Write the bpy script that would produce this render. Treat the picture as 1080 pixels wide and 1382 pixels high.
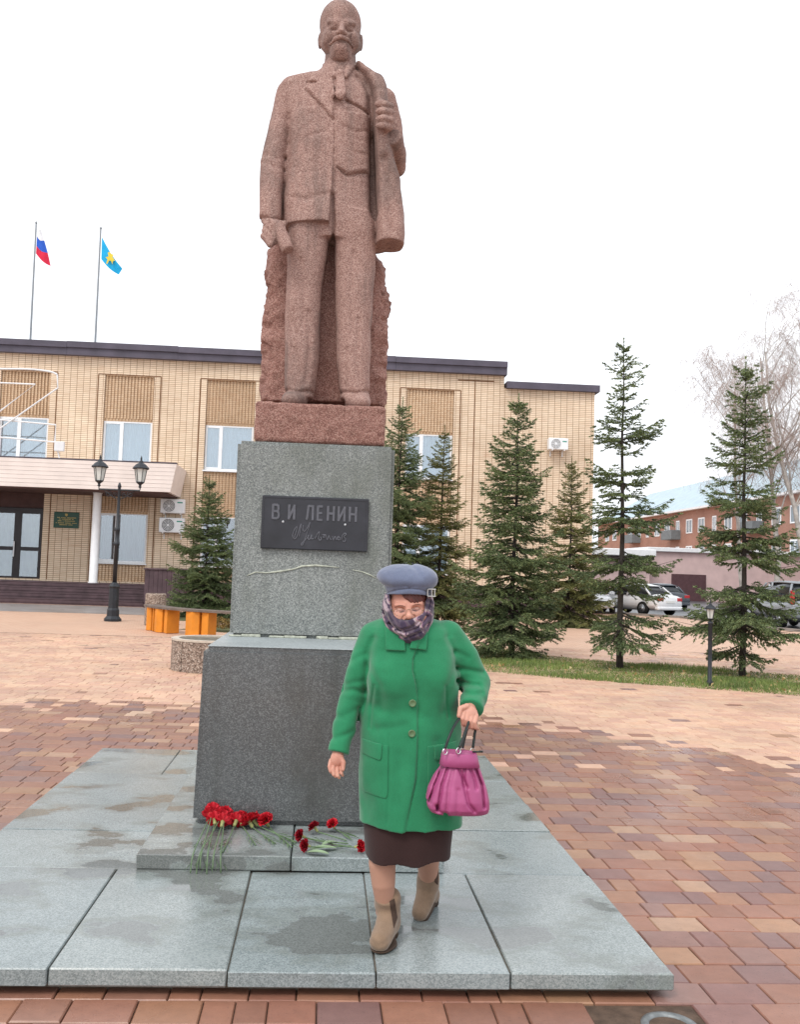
import bpy, bmesh, math, random
import numpy as np
from mathutils import Vector, Matrix
from mathutils.bvhtree import BVHTree
R_ = math.radians
scene = bpy.context.scene
for o in list(bpy.data.objects): bpy.data.objects.remove(o)
COL = scene.collection
# ------------------------------------------------------------------ camera
FPX, CX, CY, HC = 1250.0, 515.0, 691.0, 1.62          # focal length and principal point for a 1080 x 1382 frame, eye height
_sl = .0375
_v = np.array([(438-CX)/FPX, (768-CY)/FPX, 1.0])
_x = np.array([1, _sl, -(_v[0]+_v[1]*_sl)]); _x /= np.linalg.norm(_x); _v /= np.linalg.norm(_v)
_z = np.cross(_v, _x); _z = _z if _z[1] < 0 else -_z
RC = np.array([_x, _v, _z]).T                          # world -> camera (x right, y down, z forward)
cam_d = bpy.data.cameras.new('camera'); cam = bpy.data.objects.new('camera', cam_d); COL.objects.link(cam)
cam_d.sensor_fit = 'HORIZONTAL'; cam_d.sensor_width = 36; cam_d.lens = FPX/1080*36
cam_d.shift_x = (540-CX)/1080; cam_d.clip_end = 2000; cam_d.clip_start = .05
m = Matrix.Identity(4)
for i in range(3):
    m[i][0] = RC[0, i]; m[i][1] = -RC[1, i]; m[i][2] = -RC[2, i]
m[2][3] = HC
cam.matrix_world = m
scene.camera = cam
# ------------------------------------------------------------------ overcast sky, weak veiled sun, exposure
SUN_EL, SUN_AZ = R_(52), R_(215)                       # azimuth clockwise from +Y: behind the photographer, to the left
w = bpy.data.worlds.new('World'); scene.world = w; w.use_nodes = True
nt = w.node_tree; nt.nodes.clear()
out = nt.nodes.new('ShaderNodeOutputWorld'); bg = nt.nodes.new('ShaderNodeBackground')
sky = nt.nodes.new('ShaderNodeTexSky'); sky.sky_type = 'NISHITA'; sky.sun_disc = False
sky.sun_elevation = SUN_EL; sky.sun_rotation = SUN_AZ; sky.dust_density = 4; sky.air_density = 1.5
hs = nt.nodes.new('ShaderNodeHueSaturation'); hs.inputs['Saturation'].default_value = .15
mx = nt.nodes.new('ShaderNodeMix'); mx.data_type = 'RGBA'; mx.inputs[0].default_value = .7
mx.inputs[7].default_value = (9.2, 9.5, 10.0, 1)        # the cloud layer, even and white
nt.links.new(sky.outputs[0], hs.inputs['Color']); nt.links.new(hs.outputs[0], mx.inputs[6])
nt.links.new(mx.outputs[2], bg.inputs[0]); bg.inputs[1].default_value = .13
nt.links.new(bg.outputs[0], out.inputs[0])
sl_ = bpy.data.lights.new('sun', 'SUN'); sl_.energy = 1.1; sl_.angle = R_(18); sl_.color = (1, .95, .88)
so = bpy.data.objects.new('sun', sl_); COL.objects.link(so)
so.rotation_euler = (Vector((math.sin(SUN_AZ)*math.cos(SUN_EL), math.cos(SUN_AZ)*math.cos(SUN_EL), math.sin(SUN_EL)))).to_track_quat('Z', 'Y').to_euler()
scene.view_settings.view_transform = 'Standard'; scene.view_settings.look = 'None'
scene.view_settings.exposure = .45; scene.view_settings.gamma = 1; scene.view_settings.use_curve_mapping = False
scene.render.resolution_x = 801; scene.render.resolution_y = 1024
# ------------------------------------------------------------------ layout: a photo point on a known plane -> metres
def U(px, py, y):
    d = RC.T @ np.array([(px-CX)/FPX, (py-CY)/FPX, 1.0]); p = np.array([0, 0, HC]) + d*(y/d[1]); return Vector(p)
def G(px, py, z=0.0):
    d = RC.T @ np.array([(px-CX)/FPX, (py-CY)/FPX, 1.0]); p = np.array([0, 0, HC]) + d*((z-HC)/d[2]); return Vector(p)
# ------------------------------------------------------------------ mesh helpers
class MB:
    def __init__(s): s.v = []; s.f = []
    def add(s, v, f):
        n = len(s.v); s.v += [tuple(p) for p in v]; s.f += [tuple(n+i for i in q) for q in f]; return s
    def box(s, a, b, rz=0, piv=None):
        x0, y0, z0 = a; x1, y1, z1 = b
        v = [(x0,y0,z0),(x1,y0,z0),(x1,y1,z0),(x0,y1,z0),(x0,y0,z1),(x1,y0,z1),(x1,y1,z1),(x0,y1,z1)]
        if rz:
            cx, cy = piv or ((x0+x1)/2, (y0+y1)/2); c, n = math.cos(rz), math.sin(rz)
            v = [(cx+(x-cx)*c-(y-cy)*n, cy+(x-cx)*n+(y-cy)*c, z) for x, y, z in v]
        return s.add(v, [(0,3,2,1),(4,5,6,7),(0,1,5,4),(1,2,6,5),(2,3,7,6),(3,0,4,7)])
    def cbox(s, a, b, c=.01, jit=0, rnd=random):
        """box with all edges chamfered"""
        bm = bmesh.new(); bmesh.ops.create_cube(bm, size=1)
        for q in bm.verts: q.co = Vector([a[i]+(q.co[i]+.5)*(b[i]-a[i]) for i in range(3)])
        bmesh.ops.bevel(bm, geom=list(bm.edges), offset=c, segments=1, affect='EDGES', profile=.5)
        bm.verts.index_update()
        s.add([q.co+Vector((rnd.uniform(-jit, jit), rnd.uniform(-jit, jit), rnd.uniform(-jit, jit))) for q in bm.verts], [[q.index for q in f.verts] for f in bm.faces]); bm.free(); return s
    def tube(s, pts, r, n=8, cap=True):
        pts = [Vector(p) for p in pts]; rr = r if isinstance(r, (list, tuple)) else [r]*len(pts)
        rings = []; up = Vector((0, 0, 1))
        t0 = (pts[1]-pts[0]).normalized()
        a = t0.cross(up if abs(t0.z) < .9 else Vector((1, 0, 0))).normalized()
        for i, p in enumerate(pts):
            t = ((pts[min(i+1, len(pts)-1)]-pts[max(i-1, 0)])).normalized()
            a = (a-t*a.dot(t)).normalized(); b = t.cross(a)
            rings.append([p+(a*math.cos(k*2*math.pi/n)+b*math.sin(k*2*math.pi/n))*rr[i] for k in range(n)])
        v = [q for g in rings for q in g]; f = []
        for i in range(len(pts)-1):
            for k in range(n):
                k2 = (k+1) % n; f.append((i*n+k, i*n+k2, (i+1)*n+k2, (i+1)*n+k))
        if cap: f += [tuple(range(n-1, -1, -1)), tuple(range((len(pts)-1)*n, len(pts)*n))]
        return s.add(v, f)
    def lathe(s, c, prof, n=24, sx=1, sy=1, a0=0):
        v = []; f = []
        for r, z in prof:
            for k in range(n):
                t = a0+k*2*math.pi/n; v.append((c[0]+r*sx*math.cos(t), c[1]+r*sy*math.sin(t), c[2]+z))
        for i in range(len(prof)-1):
            for k in range(n):
                k2 = (k+1) % n; f.append((i*n+k, i*n+k2, (i+1)*n+k2, (i+1)*n+k))
        f += [tuple(range(n-1, -1, -1)), tuple(range((len(prof)-1)*n, len(prof)*n))]
        return s.add(v, f)
    def prism(s, poly, y0, y1):
        """xz outline extruded along y"""
        n = len(poly); v = [(x, y0, z) for x, z in poly]+[(x, y1, z) for x, z in poly]
        f = [tuple(range(n)), tuple(range(2*n-1, n-1, -1))]+[(i, i+n, (i+1) % n+n, (i+1) % n) for i in range(n)]
        return s.add(v, f)
    def zprism(s, poly, z0, z1):
        n = len(poly); v = [(p[0], p[1], z0) for p in poly]+[(p[0], p[1], z1) for p in poly]
        f = [tuple(range(n-1, -1, -1)), tuple(range(n, 2*n))]+[(i, (i+1) % n, (i+1) % n+n, i+n) for i in range(n)]
        return s.add(v, f)
    def mesh(s, name, fix=True):
        me = bpy.data.meshes.new(name); me.from_pydata([tuple(p) for p in s.v], [], s.f)
        if fix and len(s.f) < 20000:
            bm = bmesh.new(); bm.from_mesh(me); bmesh.ops.recalc_face_normals(bm, faces=bm.faces); bm.to_mesh(me); bm.free()
        return me
def link(name, me, mt, parent=None, smooth=False, loc=None):
    o = bpy.data.objects.new(name, me); COL.objects.link(o)
    if mt is not None and len(me.materials) == 0: me.materials.append(mt)
    if smooth: me.polygons.foreach_set('use_smooth', [True]*len(me.polygons))
    if parent is not None:
        o.parent = parent
        p = parent; off = Vector((0, 0, 0))
        while p is not None: off += p.location; p = p.parent
        o.location = -off if loc is None else loc
    elif loc is not None: o.location = loc
    return o
def part(parent, name, mb, mt, smooth=False, label=None, bevel=0, kind=None):
    o = link(name, mb.mesh(name), mt, parent, smooth)
    if bevel:
        b = o.modifiers.new('bevel', 'BEVEL'); b.width = bevel; b.segments = 2; b.limit_method = 'ANGLE'
    if label: o['label'] = label
    if kind: o['kind'] = kind
    return o
def tag(o, label, cat, group=None, kind=None):
    o['label'] = label; o['category'] = cat
    if group: o['group'] = group
    if kind: o['kind'] = kind
    return o
def thing(name, loc, label, cat, group=None):
    o = bpy.data.objects.new(name, None); COL.objects.link(o); o.location = loc; o.empty_display_size = .2
    return tag(o, label, cat, group)
def struct(name, mb, mt):
    o = link(name, mb.mesh(name), mt); o['kind'] = 'structure'; return o
def copy_tree(o, parent=None):
    c = o.copy(); COL.objects.link(c); c.parent = parent
    for ch in list(o.children): copy_tree(ch, c)
    return c
# ------------------------------------------------------------------ materials
def C(h, k=1.0):
    h = h.lstrip('#'); r = [int(h[i:i+2], 16)/255 for i in (0, 2, 4)]
    return tuple([(c/12.92 if c <= .04045 else ((c+.055)/1.055)**2.4)*k for c in r]+[1])
class N:
    def __init__(s, name):
        s.m = bpy.data.materials.new(name); s.m.use_nodes = True; s.t = s.m.node_tree
        s.b = s.t.nodes['Principled BSDF']; s.o = s.t.nodes['Material Output']
        s.tc = s.t.nodes.new('ShaderNodeTexCoord')
    def n(s, typ, **k):
        q = s.t.nodes.new(typ)
        for a, b in k.items(): setattr(q, a, b)
        return q
    def l(s, a, b): s.t.links.new(a, b)
    def co(s, which='Object', scale=None):
        c = s.tc.outputs[which]
        if scale is not None:
            mp = s.n('ShaderNodeMapping'); mp.inputs['Scale'].default_value = scale; s.l(c, mp.inputs[0]); c = mp.outputs[0]
        return c
    def noise(s, scale, detail=5, rough=.55, co=None, out='Fac'):
        q = s.n('ShaderNodeTexNoise'); q.inputs['Scale'].default_value = scale; q.inputs['Detail'].default_value = detail; q.inputs['Roughness'].default_value = rough
        s.l(co if co is not None else s.co(), q.inputs['Vector']); return q.outputs[out]
    def voro(s, scale, co=None, out='Color', feature='F1'):
        q = s.n('ShaderNodeTexVoronoi', feature=feature); q.inputs['Scale'].default_value = scale
        s.l(co if co is not None else s.co(), q.inputs['Vector']); return q.outputs[out]
    def ramp(s, fac, stops, const=False):
        q = s.n('ShaderNodeValToRGB'); e = q.color_ramp.elements
        if const: q.color_ramp.interpolation = 'CONSTANT'
        while len(e) < len(stops): e.new(.5)
        for i, (p, c) in enumerate(stops): e[i].position = p; e[i].color = c if not isinstance(c, (int, float)) else (c, c, c, 1)
        s.l(fac, q.inputs[0]); return q.outputs[0]
    def mix(s, fac, a, b, mode='MIX'):
        q = s.n('ShaderNodeMix', data_type='RGBA', blend_type=mode)
        for i, x in ((0, fac), (6, a), (7, b)):
            if hasattr(x, 'is_linked'): s.l(x, q.inputs[i])
            else: q.inputs[i].default_value = x if i == 0 or not isinstance(x, (int, float)) else (x, x, x, 1)
        return q.outputs[2]
    def math(s, op, a, b=0.0):
        q = s.n('ShaderNodeMath', operation=op)
        for i, x in ((0, a), (1, b)):
            if hasattr(x, 'is_linked'): s.l(x, q.inputs[i])
            else: q.inputs[i].default_value = x
        return q.outputs[0]
    def set(s, color=None, rough=None, spec=None, metal=None, **k):
        for nm, x in (('Base Color', color), ('Roughness', rough), ('Specular IOR Level', spec), ('Metallic', metal)):
            if x is None: continue
            if hasattr(x, 'is_linked'): s.l(x, s.b.inputs[nm])
            else: s.b.inputs[nm].default_value = x
        for nm, x in k.items(): s.b.inputs[nm.replace('_', ' ')].default_value = x
        return s
    def bump(s, h, strength=.3, dist=.01):
        q = s.n('ShaderNodeBump'); q.inputs['Strength'].default_value = strength; q.inputs['Distance'].default_value = dist
        s.l(h, q.inputs['Height']); s.l(q.outputs[0], s.b.inputs['Normal']); return s
def plain(name, col, rough=.6, var=.25, scale=8, spec=.35, metal=0, bump=0, bscale=60, detail=5):
    a = N(name); f = a.noise(scale, detail)
    lo = tuple(c*(1-var) for c in col[:3])+(1,); hi = tuple(min(1, c*(1+var)) for c in col[:3])+(1,)
    a.set(a.ramp(f, [(.3, lo), (.7, hi)]), a.ramp(a.noise(scale*2.3, 3), [(.3, max(0, rough-.08)), (.7, min(1, rough+.08))]), spec, metal)
    if bump: a.bump(a.noise(bscale, 6), bump, .01)
    return a.m
def granite(name, stops, grain=95, rough=.55, big=1.3, bigk=(.82, 1.12), spec=.4, bump=.15, grime=None):
    a = N(name); v = a.voro(grain); g = a.n('ShaderNodeSeparateColor'); a.l(v, g.inputs[0])
    fine = a.noise(grain*1.7, 2)
    f = a.math('ADD', a.math('MULTIPLY', g.outputs[0], .6), a.math('MULTIPLY', fine, .4))
    col = a.ramp(f, stops)
    lo, hi = bigk
    col = a.mix(1.0, col, a.ramp(a.noise(big, 6, .6), [(.25, (lo, lo, lo, 1)), (.75, (hi, hi, hi, 1))]), 'MULTIPLY')
    if grime:
        col = a.mix(a.ramp(a.noise(2.2, 7, .65, a.co('Object', (1, 1, .55))), [(.5, 0.0), (.72, .75)]), col, grime)
    if grime:
        col = a.mix(a.ramp(a.noise(2.6, 6, .6, a.co('Object', (3.2, 3.2, .22))), [(.52, 0.0), (.74, .5)]), col, tuple(c*.8 for c in grime[:3])+(1,))
    a.set(col, a.ramp(a.noise(3, 5), [(.3, rough-.1), (.7, rough+.12)]), spec)
    a.bump(a.noise(grain, 3), bump, .004)
    return a.m
def arc(P, n=6):
    v = [Vector(p) for p in P]; o = []
    for i in range(len(v)-1):
        p0, p1, p2, p3 = v[max(i-1, 0)], v[i], v[i+1], v[min(i+2, len(v)-1)]
        for k in range(n):
            t = k/n; o.append(.5*((2*p1)+(p2-p0)*t+(2*p0-5*p1+4*p2-p3)*t*t+(3*p1-p0-3*p2+p3)*t**3))
    return o+[v[-1]]
# ================================================================== ground and paving
rnd = random.Random(11)
def paver_mat(name, cols, src, rough, spec=.4):
    a = N(name)
    if src == 'island': r = a.n('ShaderNodeNewGeometry').outputs['Random Per Island']
    else: r = a.n('ShaderNodeObjectInfo').outputs['Random']
    n = len(cols); col = a.ramp(r, [((i)/n, c) for i, c in enumerate(cols)], True)
    co = a.n('ShaderNodeNewGeometry').outputs['Position']
    col = a.mix(1.0, col, a.ramp(a.noise(14, 8, .65, co), [(.25, (.85, .84, .83, 1)), (.75, (1.13, 1.12, 1.1, 1))]), 'MULTIPLY')
    col = a.mix(1.0, col, a.ramp(a.noise(.7, 4, .6, co), [(.3, (.82, .82, .84, 1)), (.7, (1.15, 1.12, 1.1, 1))]), 'MULTIPLY')
    col = a.mix(a.ramp(a.noise(90, 2, .5, co), [(.62, 0.0), (.75, .35)]), col, C('#4a3a36', .6))
    lo, hi = rough
    a.set(col, a.ramp(a.noise(1.3, 5, .6, co), [(.35, lo), (.65, hi)]), spec)
    a.bump(a.noise(160, 5, .6, co), .25, .003)
    return a.m
dark_cols = [C(h, .66) for h in ('#ab7b68', '#a77562', '#a0725f', '#b08268', '#a87c6a', '#98716a', '#b98e70', '#9f7a70', '#ad7c66', '#bf9a80', '#b08068', '#93716c', '#a77a68')]
light_cols = [C(h, .68) for h in ('#e4bea2', '#deb49a', '#e6c3a6', '#ddb29a', '#e2b99c', '#dab098', '#e5bfa2', '#dfb79e', '#e4bea3', '#d8ad97')]
M_pd_o = paver_mat('paver_brown_single', dark_cols, 'obj', (.22, .55)); M_pd_i = paver_mat('paver_brown_field', dark_cols, 'island', (.22, .55))
M_pl_o = paver_mat('paver_peach_single', light_cols, 'obj', (.45, .75)); M_pl_i = paver_mat('paver_peach_field', light_cols, 'island', (.45, .75))
a = N('paving_far')                                                     # beyond the built pavers the joints are too fine to see
bt = a.n('ShaderNodeTexBrick'); bt.inputs['Scale'].default_value = 1; bt.inputs['Brick Width'].default_value = .2; bt.inputs['Row Height'].default_value = .18
bt.inputs['Mortar Size'].default_value = .006; bt.inputs['Color1'].default_value = C('#e6c1a6', .68); bt.inputs['Color2'].default_value = C('#e0b79d', .68); bt.inputs['Mortar'].default_value = C('#bd977f', .64)
a.l(a.co(), bt.inputs['Vector'])
col = a.mix(1.0, bt.outputs[0], a.ramp(a.noise(.25, 7, .62), [(.3, (.92, .92, .93, 1)), (.7, (1.08, 1.07, 1.06, 1))]), 'MULTIPLY')
a.set(col, .6, .35); a.bump(a.noise(60, 4), .2, .004)
M_far = a.m
M_sand = plain('joint_sand', C('#7d6656', .45), .9, .35, 20, bump=.5)
ground = struct('ground', MB().box((-160, -12, -.5), (240, 420, -.045)), M_far)
bed = struct('paving_bed', MB().box((-9, .5, -.044), (11, 21.05, -.012)), M_sand)
struct('square_paving', MB().add([(-60, 21, -.006), (60, 21, -.006), (60, 60, -.006), (-60, 60, -.006)], [(0, 1, 2, 3)])
       .add([(-60, -8, -.006), (-9, -8, -.006), (-9, 21, -.006), (-60, 21, -.006)], [(0, 1, 2, 3)])
       .add([(11, -8, -.006), (60, -8, -.006), (60, 21, -.006), (11, 21, -.006)], [(0, 1, 2, 3)]), M_far)
BND = [(-9, 10.3), (-3.55, 10.67), (-2.66, 11.0), (-1.4, 11.05), (1.77, 10.6), (2.24, 10.4), (2.66, 10.1), (3.2, 9.5), (3.6, 8.95), (3.9, 8.45), (4.3, 7.9), (6, 5.8), (11, 0)]
def ybnd(x): return float(np.interp(x, [b[0] for b in BND], [b[1] for b in BND]))
def paver_v(x0, x1, y0, y1, dz=0, tx=0, ty=0, g=.0022, c=.0045):
    """chamfered paver, top at z = 0 (+dz)"""
    x0 += g; x1 -= g; y0 += g; y1 -= g; cx, cy = (x0+x1)/2, (y0+y1)/2
    v = []
    for (i, z) in ((0, -.04), (0, -.005), (c, 0)):
        for X, Y in ((x0+i, y0+i), (x1-i, y0+i), (x1-i, y1-i), (x0+i, y1-i)):
            v.append((X, Y, z+dz+(tx*(X-cx)+ty*(Y-cy) if z > -.03 else 0)))
    f = [(8, 9, 10, 11)]
    for b in (0, 4):
        for k in range(4): f.append((b+k, b+(k+1) % 4, b+4+(k+1) % 4, b+4+k))
    return v, f
SLAB = (-1.765, 1.41, 3.62, 7.83)
LIGHT_HOLE = (1.16, 1.50, 3.30, 3.60)
cells = []
y = .9
RH = .18
while y < 20.95:
    x = -9+rnd.uniform(-.2, 0)
    while x < 11:
        L = rnd.choice((.12, .18, .18, .24, .24))
        inslab = x > SLAB[0]-.02+.12 and x+L < SLAB[1]-.1 and y > SLAB[2]+.15 and y+RH < SLAB[3]-.1
        hole = x+L > LIGHT_HOLE[0]+.05 and x < LIGHT_HOLE[1]-.1 and y+RH > LIGHT_HOLE[2]+.06 and y < LIGHT_HOLE[3]-.06
        if not inslab and not hole and y < 21-RH:
            cells.append((x, y, L))
        x += L
    y += RH
def pj(x, y, z=0):
    c = RC @ np.array([x, y, z-HC]); return CX+FPX*c[0]/c[2], CY+FPX*c[1]/c[2], c[2]
vis = []
for i, (x, y, L) in enumerate(cells):
    if y < 2.9: continue
    px, py, d = pj(x+L/2, y+RH/2)
    if -25 < px < 1105 and py < 1400 and not (SLAB[0]-.05 < x+L/2 < SLAB[1]+.05 and y > SLAB[2]): vis.append((d, i))
vis.sort(); near = {i for d, i in vis[:300]}
pm = {}
fd, fl = MB(), MB()
for i, (x, y, L) in enumerate(cells):
    if y < -2: continue
    dark = y+RH/2+rnd.choice((-.54, -.36, -.18, 0, 0, .18, .36, .54)) < ybnd(x+L/2)
    if not dark and rnd.random() < .02: dark = True
    if dark and y > 7.5 and rnd.random() < .04: dark = False
    dz = rnd.gauss(0, .0016); tx, ty = rnd.gauss(0, .006), rnd.gauss(0, .006)
    if i in near:
        key = (L, dark)
        if key not in pm:
            q = MB().add(*paver_v(-L/2, L/2, -RH/2, RH/2)); pm[key] = q.mesh('paver'); pm[key].materials.append(M_pd_o if dark else M_pl_o)
        o = link('paver', pm[key], None, ground, loc=(x+L/2, y+RH/2, dz)); o.rotation_euler = (ty, -tx, rnd.gauss(0, .004))
    else:
        (fd if dark else fl).add(*paver_v(x, x+L, y, y+RH, dz, tx, ty))
for mb_, mt_, nm in ((fd, M_pd_i, 'brown_pavers'), (fl, M_pl_i, 'peach_pavers')):
    o = link(nm, mb_.mesh(nm, False), mt_, ground); o['kind'] = 'stuff'
# ------------------------------------------------------------------ stone platform: every slab its own piece
a = N('platform_granite')
g = a.n('ShaderNodeSeparateColor'); a.l(a.voro(200), g.inputs[0])
f = a.math('ADD', a.math('MULTIPLY', g.outputs[0], .55), a.math('MULTIPLY', a.noise(300, 2), .45))
col = a.ramp(f, [(.22, C('#8b9596', .68)), (.45, C('#a2acad', .68)), (.7, C('#b8c0c0', .69))])
oi = a.n('ShaderNodeObjectInfo').outputs['Random']
col = a.mix(1.0, col, a.ramp(oi, [(0, (.84, .87, .87, 1)), (.35, (1.02, 1.0, .98, 1)), (.7, (.92, .94, .95, 1)), (1, (1.1, 1.1, 1.08, 1))]), 'MULTIPLY')
col = a.mix(1.0, col, a.ramp(a.noise(1.5, 7, .62), [(.3, (.80, .82, .82, 1)), (.7, (1.1, 1.1, 1.1, 1))]), 'MULTIPLY')
off = a.n('ShaderNodeMapping'); off.inputs['Location'].default_value = (3.7, 1.2, 0); off.inputs['Scale'].default_value = (1, 1.5, 1); a.l(a.co(), off.inputs[0])
pn = a.noise(1.75, 4, .55, off.outputs[0])
pud = a.ramp(pn, [(.575, 0.0), (.60, 1.0)])                              # standing water left by the rain
rim = a.ramp(pn, [(.50, 0.0), (.575, .55), (.585, 0.0)])
col = a.mix(rim, col, C('#8d948c', .55))
col = a.mix(a.math('MULTIPLY', pud, .55), col, C('#6f6a60', .42))
col = a.mix(a.ramp(a.noise(9, 5, .7), [(.66, 0.0), (.8, .3)]), col, C('#d9dcd4', .7))
a.set(col, a.mix(pud, a.ramp(a.noise(1.8, 5), [(.3, .12), (.7, .30)]), .08), a.mix(pud, .55, .6))
a.bump(a.mix(pud, a.noise(150, 3), .5), .22, .003)
M_plat = a.m
platform = thing('stone_platform', (-.18, 5.7, 0), 'wide low platform of grey granite slabs under the pedestal, patched with puddles', 'platform')
def slab(x0, x1, y0, y1, z0=.034, z1=.1, root=platform, mt=None, nm='slab', gap=.003, jit=.0012, c=.005):
    q = MB().cbox((x0+gap, y0+gap, z0), (x1-gap, y1-gap, z1+rnd.gauss(0, .0025)), c, jit, rnd)
    return part(root, nm, q, mt or M_plat)
fx = [-1.765, -.975, -.310, .255, .773, 1.418]
for i in range(5): slab(fx[i], fx[i+1], 3.622+rnd.uniform(-.004, .006), 4.79)
for y0, y1, xs in ((4.79, 5.45, (-1.765, -.80)), (5.45, 6.90, (-1.765, -.80)), (6.90, 7.83, (-1.765, -1.125, -.45, .25, .8)),
                   (4.79, 5.58, (.60, 1.412)), (5.58, 6.22, (.60, 1.412)), (6.22, 6.88, (.60, 1.408)), (6.88, 7.83, (.8, 1.41))):
    for i in range(len(xs)-1): slab(xs[i], xs[i+1], y0, y1)
part(platform, 'footing', MB().box((-1.70, 3.70, -.3), (1.34, 7.76, .02)).box((-1.72, 3.66, .02), (1.37, 7.79, .086)), plain('dark_footing', C('#857b6e', .55), .95, .3, 12))
# the step: four slabs under the pedestal
SZ = .172
step = thing('stone_step', (-.11, 5.6, .1), 'raised granite step at the foot of the pedestal, carrying the red flowers', 'step')
for x0, x1, y0, y1 in ((-.885, -.113, 4.772, 6.05), (-.113, .665, 4.772, 6.05), (-.885, -.113, 6.05, 7.62), (-.113, .665, 6.05, 7.62)):
    slab(x0, x1, y0, y1, .1015, SZ, step)
# ------------------------------------------------------------------ pedestal
M_low = granite('pedestal_dark_granite', [(.2, C('#585b5d', .62)), (.45, C('#686b6d', .62)), (.62, C('#757879', .62)), (.76, C('#8b8f8f', .64))], 200, .2, 1.1, (.8, 1.12), grime=C('#5c5e5a', .5), spec=.6, bump=.06)
M_upp = granite('pedestal_grey_granite', [(.2, C('#6e7473', .64)), (.42, C('#898e8c', .66)), (.6, C('#999e9b', .66)), (.76, C('#b3b7b3', .68))], 185, .6, 1.2, (.8, 1.1), grime=C('#7f8578', .5))
PX0, PX1 = -.602, .440
ped = thing('pedestal', (-.08, 6.4, SZ), 'two-tier grey granite pedestal with a black plaque, carrying the statue', 'pedestal')
q = MB(); zb, zt = SZ+.002, 1.160
bm = bmesh.new(); bmesh.ops.create_cube(bm, size=1)
for vv in bm.verts:
    top = vv.co.z > 0; k = 0 if top else .018
    vv.co = Vector(((-.668-k) if vv.co.x < 0 else (.51+k), (5.335-k*.4) if vv.co.y < 0 else 7.5, zt if top else zb))
bmesh.ops.bevel(bm, geom=[e for e in bm.edges], offset=.028, segments=2, affect='EDGES')
bm.verts.index_update(); q.add([x.co for x in bm.verts], [[x.index for x in f_.verts] for f_ in bm.faces]); bm.free()
part(ped, 'lower_block', q, M_low)
q = MB(); bm = bmesh.new(); bmesh.ops.create_cube(bm, size=1)
for vv in bm.verts: vv.co = Vector((PX0 if vv.co.x < 0 else PX1, 6.112 if vv.co.y < 0 else 7.15, 2.448 if vv.co.z > 0 else 1.1645))
bmesh.ops.bevel(bm, geom=[e for e in bm.edges], offset=.022, segments=2, affect='EDGES')
bm.verts.index_update(); q.add([x.co for x in bm.verts], [[x.index for x in f_.verts] for f_ in bm.faces]); bm.free()
part(ped, 'upper_block', q, M_upp)
part(ped, 'pale_top', MB().cbox((-.646, 5.357, 1.1602), (.488, 7.478, 1.1640), .0015), granite('pale_granite', [(.2, C('#8d9698', .75)), (.5, C('#a5aeb0', .78)), (.76, C('#c0c7c8', .8))], 200, .4, 2, (.85, 1.1), spec=.5, bump=.1), label='pale top face of the lower block')  # thin slab in a paler tone covering the lower block's top
# pale run of lime bled out of a seam, and the mortar bed between the tiers
M_lime = plain('lime_bleed', C('#c9cdbd', .7), .85, .3, 40, bump=.4)
pts = [U(p_[0], p_[1], 6.110) for p_ in ((333, 777), (345, 772), (360, 773), (378, 771), (396, 768), (408, 764), (425, 763), (440, 764), (458, 766))]
pts2 = [U(p_[0], p_[1], 6.110) for p_ in ((476, 769), (490, 772), (500, 776), (507, 780))]
q = MB()
for P in (pts, pts2): q.tube(P, [.003]+[.0055+rnd.uniform(-.002, .003) for _ in P[2:]]+[.003], 6)
part(ped, 'lime_seam', q, M_lime, True)
q = MB()
x = PX0-.004
while x < PX1:
    L = rnd.uniform(.04, .13); h_ = rnd.uniform(.004, .013)
    if rnd.random() < .75: q.cbox((x, 6.098+rnd.uniform(0, .008), 1.1642), (min(x+L, PX1), 6.13, 1.170+h_), .003)
    x += L
part(ped, 'mortar_bed', q, M_lime, kind='stuff')
# plaque
a = N('plaque_black'); 
a.set(a.ramp(a.noise(5, 6, .6), [(.3, C('#23242c', .6)), (.55, C('#33343d', .6)), (.8, C('#4a4b55', .6))]), a.ramp(a.noise(4, 4), [(.3, .28), (.7, .5)]), .5); M_plq = a.m
M_let = plain('plaque_lettering', C('#6d6e76', .64), .55, .2, 30)
plq = MB().cbox((-.424, 6.082, 1.742), (.277, 6.1115, 2.090), .006)
pl = part(ped, 'plaque', plq, M_plq, label='black rectangular plaque with a raised name and a signature')
q = MB()
x0, x1, z0, z1 = -.418, .271, 1.748, 2.084
for A, B in (((x0, z0), (x1, z0+.009)), ((x0, z1-.009), (x1, z1)), ((x0, z0+.009), (x0+.009, z1-.009)), ((x1-.009, z0+.009), (x1, z1-.009))):
    q.box((A[0], 6.078, A[1]), (B[0], 6.0835, B[1]))
part(pl, 'frame', q, M_plq)
def stroke(q, p0, p1, t, y0=6.0765, y1=6.0835):
    (ax, az), (bx, bz) = p0, p1; d = Vector((bx-ax, bz-az)); d = d/d.length if d.length else d; n_ = Vector((-d.y, d.x))*t/2
    P = [(ax+n_.x, az+n_.y), (bx+n_.x, bz+n_.y), (bx-n_.x, bz-n_.y), (ax-n_.x, az-n_.y)]
    v = [(x, y0, z) for x, z in P]+[(x, y1, z) for x, z in P]
    q.add(v, [(0, 1, 2, 3), (7, 6, 5, 4), (0, 4, 5, 1), (1, 5, 6, 2), (2, 6, 7, 3), (3, 7, 4, 0)])
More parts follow.
